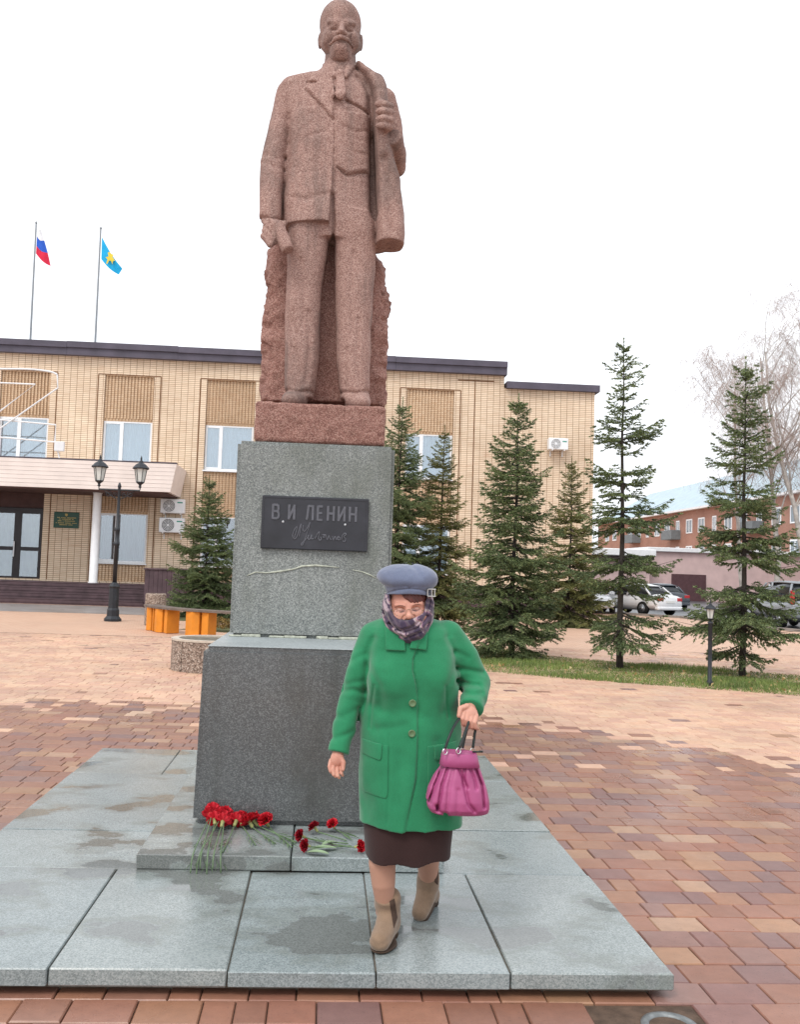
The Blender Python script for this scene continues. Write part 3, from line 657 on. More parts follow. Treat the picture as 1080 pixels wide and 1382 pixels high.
M_agg = granite('exposed_aggregate', [(.2, C('#6b5a4f', .55)), (.45, C('#a28c7d', .58)), (.62, C('#bfa898', .6)), (.78, C('#ded0c2', .65))], 58, .85, 2, (.85, 1.1), bump=.8)
bx_ = U(210, 815, 24.9)
bi_ = thing('litter_bin', (bx_.x, 24.9, 0), 'small pebble-faced concrete litter bin beyond the curved bench', 'bin')
part(bi_, 'shell', MB().lathe((bx_.x, 24.9, 0), [(.26, 0), (.27, .03), (.27, .80), (.25, .83), (.20, .83), (.19, .70)], 28), M_agg)
part(bi_, 'liner', MB().lathe((bx_.x, 24.9, .1), [(.18, 0), (.185, .66)], 20), M_iron)
pc = (-1.70, 14.72); PR = .63
pt = thing('round_planter', (*pc, 0), 'low round pebble-faced concrete planter beside the pedestal', 'planter')
for k in range(8):
    a0, a1 = k*math.pi/4+R_(5)+.012, (k+1)*math.pi/4+R_(5)-.012; P = []
    for i in range(6): t = a0+(a1-a0)*i/5; P.append((pc[0]+PR*math.cos(t), pc[1]+PR*math.sin(t)))
    for i in range(5, -1, -1): t = a0+(a1-a0)*i/5; P.append((pc[0]+(PR-.09)*math.cos(t), pc[1]+(PR-.09)*math.sin(t)))
    part(pt, 'panel', MB().zprism(P, 0, .455), M_agg, bevel=.008)
q = MB(); n = 40; v = []
for i in range(n):
    t = i*2*math.pi/n
    for r, z in ((PR+.008, .457), (PR+.008, .487), (PR-.11, .487), (PR-.11, .457)): v.append((pc[0]+r*math.cos(t), pc[1]+r*math.sin(t), z))
q.add(v, [(i*4+j, i*4+(j+1) % 4, ((i+1) % n)*4+(j+1) % 4, ((i+1) % n)*4+j) for i in range(n) for j in range(4)]); part(pt, 'rim', q, plain('pale_rim', C('#d8cbbb', .68), .8, .15, 12))
part(pt, 'soil', MB().lathe((pc[0], pc[1], .0), [(.001, .30), (PR-.1, .30), (PR-.1, .455), (.3, .47), (.001, .475)], 28), plain('planter_soil', C('#8a8272', .5), .95, .5, 14, bump=.8))
sb = U(298, 845, 23.5); q = MB(); P_ = []
rr = random.Random(3)
for k in range(900):
    th, ph = rr.uniform(0, 6.283), math.acos(rr.uniform(-.2, 1)); r = .30*rr.uniform(.7, 1.05)
    c_ = Vector((sb.x+r*math.sin(ph)*math.cos(th), 23.3+r*math.sin(ph)*math.sin(th), .12+r*math.cos(ph)*.75)); d1 = Vector((rr.gauss(0, 1), rr.gauss(0, 1), rr.gauss(0, 1))).normalized()*.035; d2 = Vector((rr.gauss(0, 1), rr.gauss(0, 1), rr.gauss(0, 1))).normalized()*.03
    q.add([c_-d1, c_+d1, c_+d2], [(0, 1, 2)])
tag(link('dry_shrub', q.mesh('dry_shrub', False), plain('dry_leaves', C('#a78a4e', .5), .8, .5, 9)), 'small round tan shrub behind the end of the bench', 'shrub')
# ================================================================== far side: street, cars, sheds, brick flats
M_asph = plain('wet_asphalt', C('#8b8d93', .32), .35, .25, .7, spec=.5, bump=.2)
struct('road', MB().add([(11.6, 60, .0), (11.8, 44.5, .0), (15.9, 40.2, .0), (16.1, 33.5, .0), (18.5, 26, .0), (21, 15, .0), (90, 15, .0), (90, 82, .0), (11.6, 82, .0)], [tuple(range(9))]), M_asph)
q = MB(); P = [(11.5, 58), (11.7, 44.5), (15.8, 40.2), (16.0, 33.5), (18.4, 26), (20.9, 15)]
for A, B in zip(P, P[1:]):
    d = Vector((B[0]-A[0], B[1]-A[1])).normalized(); n_ = Vector((-d.y, d.x))*.06
    q.zprism([(A[0]+n_.x, A[1]+n_.y), (A[0]-n_.x, A[1]-n_.y), (B[0]-n_.x, B[1]-n_.y), (B[0]+n_.x, B[1]+n_.y)], -.1, .09)
struct('kerb', q, plain('kerb_stone', C('#b3aca6', .55), .8, .15, 3))
M_rub = plain('tyre_rubber', C('#1a1a1c', .5), .8, .2, 10); M_rim = plain('alloy_rim', C('#b5b8bc', .7), .3, .1, 8, metal=.7)
M_cgl = plain('car_glass', C('#27323a', .35), .06, .2, 4, spec=.7); M_red = plain('tail_light', C('#c9202a', .7), .2, .1, 6, spec=.6); M_head = plain('head_light', C('#dfe6ea', .8), .12, .1, 6, spec=.6)
M_blk = plain('black_trim', C('#1d1e20', .5), .5, .2, 6); M_plate = plain('number_plate', C('#e8e8e4', .8), .5, .05, 5)
def loft(stations, n=16, p=3.2):
    """stations (x, half width, z0, z1, tumble) -> closed skin along x, superellipse sections"""
    q = MB(); v = []
    for (x, hw, z0, z1, tb) in stations:
        for k in range(n):
            t = (k+.5)*2*math.pi/n; cy, sz = math.cos(t), math.sin(t)
            yy = math.copysign(abs(cy)**(2/p), cy)*hw; zz = math.copysign(abs(sz)**(2/p), sz); z = (z0+z1)/2+zz*(z1-z0)/2
            v.append((x, yy*(1-tb*max(0, zz)), z))
    m_ = len(stations); f = [(i*n+k, i*n+(k+1) % n, (i+1)*n+(k+1) % n, (i+1)*n+k) for i in range(m_-1) for k in range(n)]
    return q.add(v, f+[tuple(range(n-1, -1, -1)), tuple(range((m_-1)*n, m_*n))])
def car(loc, fwd, kind, col, label):
    """x forward in local axes, rear at x = 0"""
    t = thing('parked_car', (*loc, 0), label, 'car', 'cars parked along the street'); t.rotation_euler = (0, 0, math.atan2(fwd[1], fwd[0]))
    paint = plain('car_paint_'+kind+'_'+col.strip('#'), C(col, .8), .22, .04, 2, spec=.55)
    def cp(par, nm, q, mt, sm=False):
        o = link(nm, q.mesh(nm), mt, par, sm, loc=(0, 0, 0)); return o
    if kind == 'sedan':
        S = [(0, .72, .38, .82, .1), (.06, .82, .30, .96, .1), (.5, .88, .24, .99, .1), (1.5, .90, .20, .97, .1), (3.2, .90, .20, .93, .1), (4.0, .87, .22, .80, .12), (4.4, .78, .26, .68, .12), (4.52, .62, .32, .58, .1)]
        Cb = [(.55, .62, .90, .96, 0), (1.15, .74, .9, 1.34, .22), (1.8, .76, .9, 1.44, .24), (2.6, .76, .9, 1.40, .24), (3.35, .70, .88, .95, .05)]; wx = (.85, 3.6); wr = .32; zt = .78
    else:
        S = [(0, .80, .42, .98, .06), (.06, .90, .36, 1.08, .06), (.5, .93, .32, 1.10, .06), (3.0, .93, .30, 1.08, .06), (4.0, .91, .32, 1.0, .1), (4.4, .84, .36, .9, .1), (4.55, .7, .44, .78, .1)]
        Cb = [(.08, .80, 1.0, 1.3, .1), (.35, .84, 1.0, 1.70, .14), (1.0, .85, 1.0, 1.76, .14), (2.4, .84, 1.0, 1.70, .16), (3.3, .78, 1.0, 1.08, .05)]; wx = (.85, 3.65); wr = .37; zt = 1.0
    body = cp(t, 'body', loft(S), paint, True)
    cab = cp(t, 'cabin', loft(Cb, 20, 4), M_cgl, True)
    q = MB(); x0, x1 = Cb[1][0]-.1, Cb[3][0]+.1                       # roof skin and pillars over the glass
    zr = Cb[2][3]; hw = Cb[2][1]*(1-Cb[2][4])
    R3 = loft([(x0, hw*.94, zr-.10, Cb[1][3]+.012, 0), ((x0+x1)/2, hw*1.02, zr-.09, zr+.012, 0), (x1, hw*.94, zr-.12, Cb[3][3]+.012, 0)], 16, 4); cp(cab, 'roof', R3, paint, True)
    for s in (-1, 1):
        for (xa, za, xb, zb_) in ((Cb[0][0], Cb[0][3]-.02, x0, Cb[1][3]-.05), (Cb[4][0], Cb[4][3]-.02, x1, Cb[3][3]-.05), (1.95, zt+.12, 1.9, zr-.05)):
            q.tube([(xa, s*Cb[0][1]*1.1 if xa < 3 and xa != 1.95 else s*.78, za), (xb, s*hw*1.0, zb_)], .045, 6)
    cp(cab, 'pillar', q, paint, True)
    for x in wx:
        for s in (-1, 1):
            me = MB().lathe((0, 0, 0), [(wr*.6, 0), (wr*.97, .015), (wr, .05), (wr, .16), (wr*.95, .19), (wr*.6, .2)], 24).mesh('wheel')
            for v_ in me.vertices: v_.co = Vector((x+v_.co.x, s*(.92-v_.co.z) if kind == 'sedan' else s*(.95-v_.co.z), wr+v_.co.y))
            wh = link('wheel', me, M_rub, t, True, loc=(0, 0, 0))
            me = MB().lathe((0, 0, 0), [(wr*.62, -.003), (wr*.55, .01), (wr*.1, .0)], 20).mesh('rim')
            for v_ in me.vertices: v_.co = Vector((x+v_.co.x, s*(.92 if kind == 'sedan' else .95)-s*v_.co.z, wr+v_.co.y))
            link('rim', me, M_rim, wh, True, loc=(0, 0, 0))
    for s in (-1, 1):
        if kind == 'sedan':
            q = MB().cbox((-.015, s*.58-.17, .68), (.14, s*.60+.17, .84), .02)
        else: q = MB().cbox((-.02, s*.80-.07, .92), (.16, s*.80+.07, 1.42), .03)
        cp(t, 'tail_light', q, M_red); cp(t, 'head_light', MB().cbox((S[-3][0]+.1, s*.62-.16, .56 if kind == 'sedan' else .74), (S[-1][0]-.03, s*.62+.13, .70 if kind == 'sedan' else .90), .03), M_head)
        cp(t, 'mirror', MB().cbox((2.75, s*.98-.10, zt+.08), (2.92, s*.98+.10, zt+.24), .03), paint)
    cp(t, 'number_plate', MB().box((-.022, -.26, .60 if kind == 'sedan' else .80), (.03, .26, .71 if kind == 'sedan' else .91)), M_plate)
    cp(t, 'front_plate', MB().box((4.5, -.26, .40), (4.555, .26, .51)), M_plate)
    cp(t, 'grille', MB().cbox((4.40, -.45, .42 if kind == 'sedan' else .60), (4.535, .45, .60 if kind == 'sedan' else .84), .02), M_blk)
    cp(t, 'rear_bumper', MB().cbox((-.04, -.78, .28), (.2, .78, .44), .04), M_blk if kind != 'sedan' else paint)
    return t
car((15.75, 41.4), (-.42, .9), 'sedan', '#eef0f3', 'white sedan seen from behind with red tail lights, parked on the street')
car((13.0, 46.3), (-.10, -1), 'sedan', '#e9edf2', 'white car facing the square, parked by the corner of the office building')
car((19.6, 50.5), (-.1, .99), 'sedan', '#4d535c', 'dark grey car parked just beyond the white sedan')
car((17.75, 32.6), (.06, 1), 'suv', '#8f959b', 'silver-grey off-road car with tall red tail lights behind the spruce')
# brown hedge by the parked cars
q = MB(); rr = random.Random(8)
for k in range(7000):
    c_ = Vector((rr.uniform(18.3, 24.5), 41.8+rr.gauss(0, .35), 0)); c_.y += (c_.x-18)*.12; c_.z = .05+1.0*rr.random()**.8*(1-.12*math.sin(c_.x*3)); d1 = Vector((rr.gauss(0, .4), rr.gauss(0, .4), 1)).normalized()*rr.uniform(.06, .16); d2 = d1.cross(Vector((0, 1, 0))).normalized()*.012
    q.add([c_-d2, c_+d2, c_+d1], [(0, 1, 2)])
tag(link('bare_hedge', q.mesh('bare_hedge', False), plain('hedge_twigs', C('#7d6656', .5), .9, .4, 5)), 'leafless brown hedge between the parked cars', 'hedge')
# pink shed
sh = thing('pink_shed', (30, 75, 0), 'low pink rendered shed with a white roof edge behind the cars', 'shed')
M_pink = plain('pink_render', C('#e0c3c0', .72), .9, .1, 1.2)
part(sh, 'wall', MB().box((26.8, 75, 0), (46, 80, 4.0)), M_pink); part(sh, 'roof_edge', MB().cbox((26.5, 74.7, 4.002), (46.3, 80.3, 4.34), .03), M_steel)
part(sh, 'gate', MB().box((28.6, 74.93, 0), (31.5, 74.999, 2.2)), plain('maroon_gate', C('#6f4d52', .5), .7, .15, 4))
sh2 = thing('low_shed', (23, 73, 0), 'low pink shed wing with a thick white overhanging flat roof', 'shed')
part(sh2, 'wall', MB().box((18, 73.4, 0), (26.2, 78, 3.2)), M_pink); part(sh2, 'roof', MB().cbox((17.6, 72.5, 3.5), (26.4, 78.4, 4.05), .05), M_steel); part(sh2, 'soffit', MB().box((17.8, 72.7, 3.202), (26.3, 78.2, 3.499)), plain('dark_soffit', C('#5a4c4c', .5), .9, .2, 3))
# brick flats: the long side runs away from us
M_rbk = brick_mat('red_brick', C('#c08d7a', .68), C('#b5816f', .68), C('#b89c8e', .6), C('#a07868', .6), .26, .077, .012, .04)
ft = thing('brick_flats', (41, 95, 0), 'long red brick block of flats with pale blue metal roof beyond the street', 'building')
M_broof = plain('pale_blue_metal_roof', C('#bcd3df', .68), .4, .08, .8, spec=.45)
XF = 40.0; FY0, FY1 = 58, 134; EZ = 9.6
part(ft, 'wall', MB().box((XF, FY0, 0), (XF+12, FY1, EZ)), M_rbk)
rf_ = part(ft, 'roof', MB().add([(XF-.6, FY0-.6, EZ), (XF-.6, FY1+.6, EZ), (XF+6, FY1-5, EZ+4.3), (XF+6, FY0+5, EZ+4.3), (XF+12.6, FY0-.6, EZ), (XF+12.6, FY1+.6, EZ)], [(0, 3, 2, 1), (4, 5, 2, 3), (0, 4, 3), (1, 2, 5), (0, 1, 5, 4)]), M_broof)
part(rf_, 'eaves', MB().box((XF-.62, FY0-.62, EZ-.22), (XF-.05, FY1+.6, EZ-.003)), M_steel)
for yy in (): part(rf_, 'chimney', MB().cbox((XF+5.2, yy, EZ+2.2), (XF+6.1, yy+1.3, EZ+4.1), .03), M_rbk)
k = 0; yy = FY0+2.2
while yy < FY1-2:
    for z0 in (1.0, 3.95, 6.9):
        wide = (k % 3 != 1); hw = .85 if wide else .5
        wn = part(ft, 'window', MB().box((XF-.05, yy-hw, z0), (XF+.1, yy+hw, z0+.12)).box((XF-.05, yy-hw, z0+1.42), (XF+.1, yy+hw, z0+1.56)).box((XF-.05, yy-hw, z0+.12), (XF+.1, yy-hw+.13, z0+1.42)).box((XF-.05, yy+hw-.13, z0+.12), (XF+.1, yy+hw, z0+1.42)).box((XF-.045, yy-.06, z0+.12), (XF+.1, yy+.06, z0+1.42)), M_pvc)
        part(wn, 'pane', MB().box((XF-.012, yy-hw+.13, z0+.12), (XF-.003, yy+hw-.13, z0+1.42)), plain('flat_window_glass', C('#a9b9c4', .4), .1, .2, .5, spec=.6) if 'flat_window_glass' not in bpy.data.materials else bpy.data.materials['flat_window_glass'])
    k += 1; yy += 3.3
M_bal = plain('balcony_panel', C('#8d9599', .55), .7, .15, 3)
for yb in (67.5, 84, 103.9, 117.2):
    for z0 in (3.4, 6.3): part(ft, 'balcony', MB().box((XF-1.1, yb-1.6, z0), (XF-.002, yb+1.6, z0+.14)).box((XF-1.1, yb-1.6, z0+.14), (XF-1.04, yb+1.6, z0+1.05)).box((XF-1.04, yb-1.6, z0+.14), (XF-.002, yb-1.54, z0+1.05)).box((XF-1.04, yb+1.54, z0+.14), (XF-.002, yb+1.6, z0+1.05)), M_bal)
# ================================================================== trees and grass
def rot_about(v, ax, ang):
    c, s = np.cos(ang)[:, None], np.sin(ang)[:, None]; return v*c+np.cross(ax, v)*s+ax*(np.sum(ax*v, 1)[:, None])*(1-c)
def spruce(H, R, seed, z_low=.25, dens=1.0, airy=0.0, shape=.85):
    """needles as real small faces on whorled, drooping branches; returns needle verts, wood MB"""
    g = np.random.default_rng(seed); wood = MB(); tw_o, tw_d, tw_l = [], [], []
    wood.tube([(0, 0, -.1)]+[(g.normal(0, .015), g.normal(0, .015), H*t) for t in (.1, .25, .4, .55, .7, .85)]+[(0, 0, H)], [H*.0115, H*.0098, H*.0085, H*.007, H*.0055, H*.004, H*.0024, .004], 8)
    z = z_low; k = 0
    while z < H-.12:
        u = (z-z_low)/(H-z_low); nb = int(g.integers(5, 8)) if u < .8 else int(g.integers(4, 6)); ph = g.uniform(0, 6.28)
        gapk = 1-airy*.62*(.5+.5*math.sin(z*7.2+seed+1.3*math.sin(z*2.1)))                 # uneven tiers
        if airy > .4 and u < .72 and gapk < 1-airy*.5: z += g.uniform(.10, .16); k += 1; continue
        asy = g.uniform(0, 6.28)
        for b in range(nb):
            if airy and g.random() < airy*.22: continue
            az = ph+b*6.283/nb+g.normal(0, .18); L = (R*(1-u)**shape+.06)*g.uniform(.55, 1.10)*gapk*(1+.14*math.cos(az-asy))
            if u < .12: L *= .75+.25*u/.12
            el = -.22+.75*u+g.normal(0, .07)                              # droop below, reach up near the top
            d = np.array([math.cos(az)*math.cos(el), math.sin(az)*math.cos(el), math.sin(el)]); zz = z+g.normal(0, .05)
            n = max(4, int(L/.055)); t = np.linspace(0, 1, n)
            sag = -.16*L*np.sin(t*2.2)*(1-u)+.16*L*t**3
            P = np.array([0, 0, zz])+d*(t*L)[:, None]; P[:, 2] += sag
            if L > .25: wood.tube([P[0], P[n//2], P[-1]], [.011+.008*(1-u), .006, .002], 4, False)
            side = np.cross(d, [0, 0, 1]); side /= np.linalg.norm(side)
            for i in range(n):
                if t[i] < .12 and L > .4: continue
                lt = (L*.42*(1-t[i])**.75*min(1, t[i]*3+.35)+.07)*g.uniform(.75, 1.15)
                for s in (-1, 1):
                    dd = d*.62+side*s*.8+np.array([0, 0, g.normal(-.12, .12)]); dd /= np.linalg.norm(dd)
                    # twig broken in short pieces that hang a little
                    m_ = max(1, int(lt/.10)); o_ = P[i].copy()
                    for j in range(m_):
                        tw_o.append(o_.copy()); tw_d.append(dd.copy()); tw_l.append(lt/m_); o_ = o_+dd*lt/m_; dd = dd+np.array([0, 0, -.10]); dd /= np.linalg.norm(dd)
                        if lt > .16 and g.random() < .8:
                            d2 = dd*.6+d*.55+np.array([0, 0, g.normal(-.15, .2)]); d2 /= np.linalg.norm(d2); tw_o.append(o_.copy()); tw_d.append(d2); tw_l.append(.075)
            tw_o.append(P[-1]); tw_d.append(d); tw_l.append(.08)
        z += g.uniform(.125, .18)*(H/5.5)**.5*(1+airy*.3); k += 1
    for zz in np.linspace(H-.35, H, 5): tw_o.append(np.array([0, 0, zz])); tw_d.append(np.array([0, 0, 1.])); tw_l.append(.09)
    o, d, l = np.array(tw_o), np.array(tw_d), np.array(tw_l)
    per = 20; n = len(o); idx = np.repeat(np.arange(n), per); tt = g.random(n*per)
    ax = d[idx]; ref = g.normal(size=(n*per, 3)); pr = ref-ax*np.sum(ref*ax, 1)[:, None]; pr /= np.linalg.norm(pr, axis=1)[:, None]+1e-9
    base = o[idx]+ax*(l[idx]*tt)[:, None]; nd = ax*.75+pr*.65; nd /= np.linalg.norm(nd, axis=1)[:, None]
    wv = np.cross(nd, g.normal(size=(n*per, 3))); wv /= np.linalg.norm(wv, axis=1)[:, None]+1e-9
    ln = g.uniform(.028, .052, n*per)[:, None]; wd = g.uniform(.008, .0135, n*per)[:, None]
    V = np.stack([base-wv*wd*.5, base+wv*wd, base+nd*ln], 1).reshape(-1, 3)
    return V, wood
def tri_mesh(name, V):
    me = bpy.data.meshes.new(name); n = len(V)//3
    me.vertices.add(len(V)); me.vertices.foreach_set('co', V.astype(np.float32).ravel())
    me.loops.add(len(V)); me.loops.foreach_set('vertex_index', np.arange(len(V), dtype=np.int32))
    me.polygons.add(n); me.polygons.foreach_set('loop_start', np.arange(0, len(V), 3, dtype=np.int32))
    me.update(calc_edges=True); return me
def leaf_mat(name, cols, rough=.6):
    a = N(name); r = a.n('ShaderNodeNewGeometry').outputs['Random Per Island']
    col = a.ramp(r, [(i/(len(cols)-1), c) for i, c in enumerate(cols)])
    col = a.mix(1.0, col, a.ramp(a.noise(1.6, 4), [(.3, (.7, .72, .75, 1)), (.7, (1.3, 1.25, 1.1, 1))]), 'MULTIPLY')
    a.set(col, rough, .3); return a.m
M_nd1 = leaf_mat('spruce_needles', [C(h, 1.0) for h in ('#46543a', '#576747', '#6c7b54', '#889466')])
M_nd2 = leaf_mat('spruce_needles_olive', [C(h, 1.0) for h in ('#4b5133', '#606640', '#76794c', '#938f5e')])
M_bark = plain('spruce_bark', C('#57504a', .5), .9, .35, 12, bump=.6)
SPR = 'spruces round the square'
for (x, y, H, R, sd, zl, airy, mt, lab, shp) in (
        (-3.72, 29.66, 4.4, 1.55, 21, .30, .1, M_nd1, 'small bushy spruce between the bench and the office building', .8),
        (1.95, 25.8, 6.45, 1.75, 22, .30, .1, M_nd1, 'tall spruce standing half hidden directly behind the pedestal', .8),
        (3.25, 26.4, 5.8, 1.55, 23, .30, .25, M_nd2, 'slim olive-green spruce behind the woman in front of a window', .85),
        (3.727, 18.16, 5.15, 1.3, 24, .32, .15, M_nd1, 'full dark spruce on the grass strip right behind the woman', .72),
        (8.19, 30.56, 5.6, 1.75, 25, .25, .25, M_nd2, 'slim olive spruce near the corner of the office building', .85),
        (5.43, 16.69, 6.0, 1.2, 36, .58, .75, M_nd1, 'thin airy spruce with bare trunk gaps on the grass strip', .62),
        (7.32, 15.85, 5.55, 1.25, 27, .50, .45, M_nd1, 'dense spruce on the grass strip beside the short post lamp', .68)):
    t = thing('spruce_tree', (x, y, 0), lab, 'tree', SPR); V, wd = spruce(H, R, sd, zl, 1, airy, shp)
    link('trunk', wd.mesh('trunk', False), M_bark, t, True, loc=(0, 0, 0)); link('crown', tri_mesh('crown', V), mt, t, loc=(0, 0, 0))
    t.rotation_euler = (0, R_(random.Random(sd).uniform(-.8, .8)), 0)
# bare birches over the flats
def birch(H, seed, lean=(0, 0)):
    g = random.Random(seed); wood = MB(); twig = MB()
    def grow(p, d, L, r, lev):
        n = 5 if lev < 2 else 4; P = [p]; q = p.copy(); dd = d.copy()
        for i in range(n):
            dd = (dd+Vector((g.gauss(0, .10), g.gauss(0, .10), (.10 if lev < 2 else -.16*lev*.6)))).normalized(); q = q+dd*L/n; P.append(q.copy())
        rr = [r*(1-.75*i/n) for i in range(n+1)]
        (wood if lev < 2 else twig).tube(P, rr, 6 if lev == 0 else 4 if lev == 1 else 3, False)
        if lev >= 4: return
        kids = (15, 9, 7, 5)[lev]
        for k in range(kids):
            t = g.uniform(.28 if lev == 0 else .15, 1); i = min(int(t*n), n-1); b = P[i].lerp(P[i+1], t*n-i)
            az = g.uniform(0, 6.283); o = Vector((math.cos(az), math.sin(az), g.uniform(.3, .9) if lev < 2 else g.uniform(-.5, .3))).normalized()
            nd = (dd*.45+o*.75).normalized(); grow(b, nd, L*(.46 if lev == 0 else .58)*(1.2-.5*t)*g.uniform(.7, 1.15), max(.0045, r*(1-.7*t)*.42), lev+1)
    grow(Vector((0, 0, -.1)), Vector((lean[0], lean[1], 1)).normalized(), H, H*.011, 0)
    return wood, twig
M_bir = plain('birch_bark', C('#c8c0b8', .7), .85, .35, 3); M_tw = plain('birch_twigs', C('#b39d92', .72), .9, .25, 4)
for (px, y, H, sd, ln, lab) in ((1046, 47, 14.5, 31, (.02, 0), 'bare birch with a pale forked trunk behind the spruce by the post lamp'), (1085, 44, 14.0, 32, (-.05, 0), 'bare birch leaning towards the square at the street edge'), (1005, 58, 14.0, 33, (-.03, 0), 'more distant bare birch with drooping reddish twigs before the flats')):
    p = U(px, 800, y); t = thing('birch_tree', (p.x, y, 0), lab, 'tree', 'bare birches along the street'); wd, tg = birch(H, sd, ln)
    link('trunk', wd.mesh('trunk', False), M_bir, t, True, loc=(0, 0, 0)); link('crown', tg.mesh('crown', False), M_tw, t, loc=(0, 0, 0))
# grass strip
GF = [(.2, 17.0), (2.58, 15.60), (4.10, 14.69), (5.32, 14.10), (7.03, 13.33), (9.5, 12.2), (14, 10.2)]
GB = [(.6, 22.6), (3.43, 20.4), (5.08, 18.35), (6.67, 17.4), (8.57, 16.25), (11, 14.9), (15, 12.9)]
struct('grass_soil', MB().add([(x, y, -.003) for x, y in GF]+[(x, y, -.003) for x, y in GB[::-1]], [tuple(range(14))]), plain('turf_soil', C('#78804f', .5), .95, .4, 3, bump=.5))
g = np.random.default_rng(4); n = 62000; s = g.random(n)**1.0*6; i = np.minimum(s.astype(int), 5); fr = s-i
F0, B0 = np.array(GF), np.array(GB); A = F0[i]*(1-fr)[:, None]+F0[i+1]*fr[:, None]; B = B0[i]*(1-fr)[:, None]+B0[i+1]*fr[:, None]; t_ = g.random(n)[:, None]
pp_ = A*(1-t_)+B*t_+g.normal(0, .02, (n, 2)); base = np.c_[pp_, np.full(n, -.005)]; az = g.uniform(0, 6.283, n); hh = g.uniform(.03, .085, n)*(.6+.8*np.clip(np.sin(pp_[:, 0]*2.1)+np.sin(pp_[:, 1]*2.7), 0, 1))
wv = np.c_[np.cos(az), np.sin(az), np.zeros(n)]*.006; tip = base+np.c_[g.normal(0, .025, n), g.normal(0, .025, n), hh]
link_g = link('grass', tri_mesh('grass', np.stack([base-wv, base+wv, tip], 1).reshape(-1, 3)), leaf_mat('grass_blades', [C(h, .72) for h in ('#5d7540', '#6f8a48', '#869c56', '#a0a868')]))
link_g['label'] = 'short green grass on the strip under the spruces'; link_g['category'] = 'grass'; link_g['kind'] = 'stuff'
n = 420; s = g.random(n)*6; i = np.minimum(s.astype(int), 5); fr = s-i; A = F0[i]*(1-fr)[:, None]+F0[i+1]*fr[:, None]; B = B0[i]*(1-fr)[:, None]+B0[i+1]*fr[:, None]; t_ = g.random(n)[:, None]
c_ = np.c_[A*(1-t_)+B*t_, g.uniform(.02, .06, n)]; d1 = g.normal(size=(n, 3)); d1 /= np.linalg.norm(d1, axis=1)[:, None]; d2 = g.normal(size=(n, 3))*.03
lv = link('fallen_leaves', tri_mesh('fallen_leaves', np.stack([c_-d1*.03, c_+d1*.03, c_+d2], 1).reshape(-1, 3)), leaf_mat('dead_leaves', [C(h, .7) for h in ('#a98a5a', '#c8ab78', '#d8c79c')]))
lv['label'] = 'tan fallen leaves scattered over the grass strip'; lv['category'] = 'leaves'; lv['kind'] = 'stuff'
# planted beds at the foot of the building
M_turf2 = plain('bed_turf', C('#74784a', .42), .95, .4, 2, bump=.5)
for nm, P in (('bed', [(-5.0, 27.5), (-.5, 25.8), (6.5, 25.2), (6.9, 27.4), (2, 28.6), (-2.0, 31.5), (-4.9, 31.5)]), ('bed', [(6.8, 29.6), (9.3, 29.4), (10.4, 31.4), (7.2, 31.8)]), ('bed', [(-3.6, 23.6), (-.6, 22.0), (.4, 24.5), (-2.6, 26.0)])):
    struct(nm, MB().add([(x, y, -.002) for x, y in P], [tuple(range(len(P)))]), M_turf2)
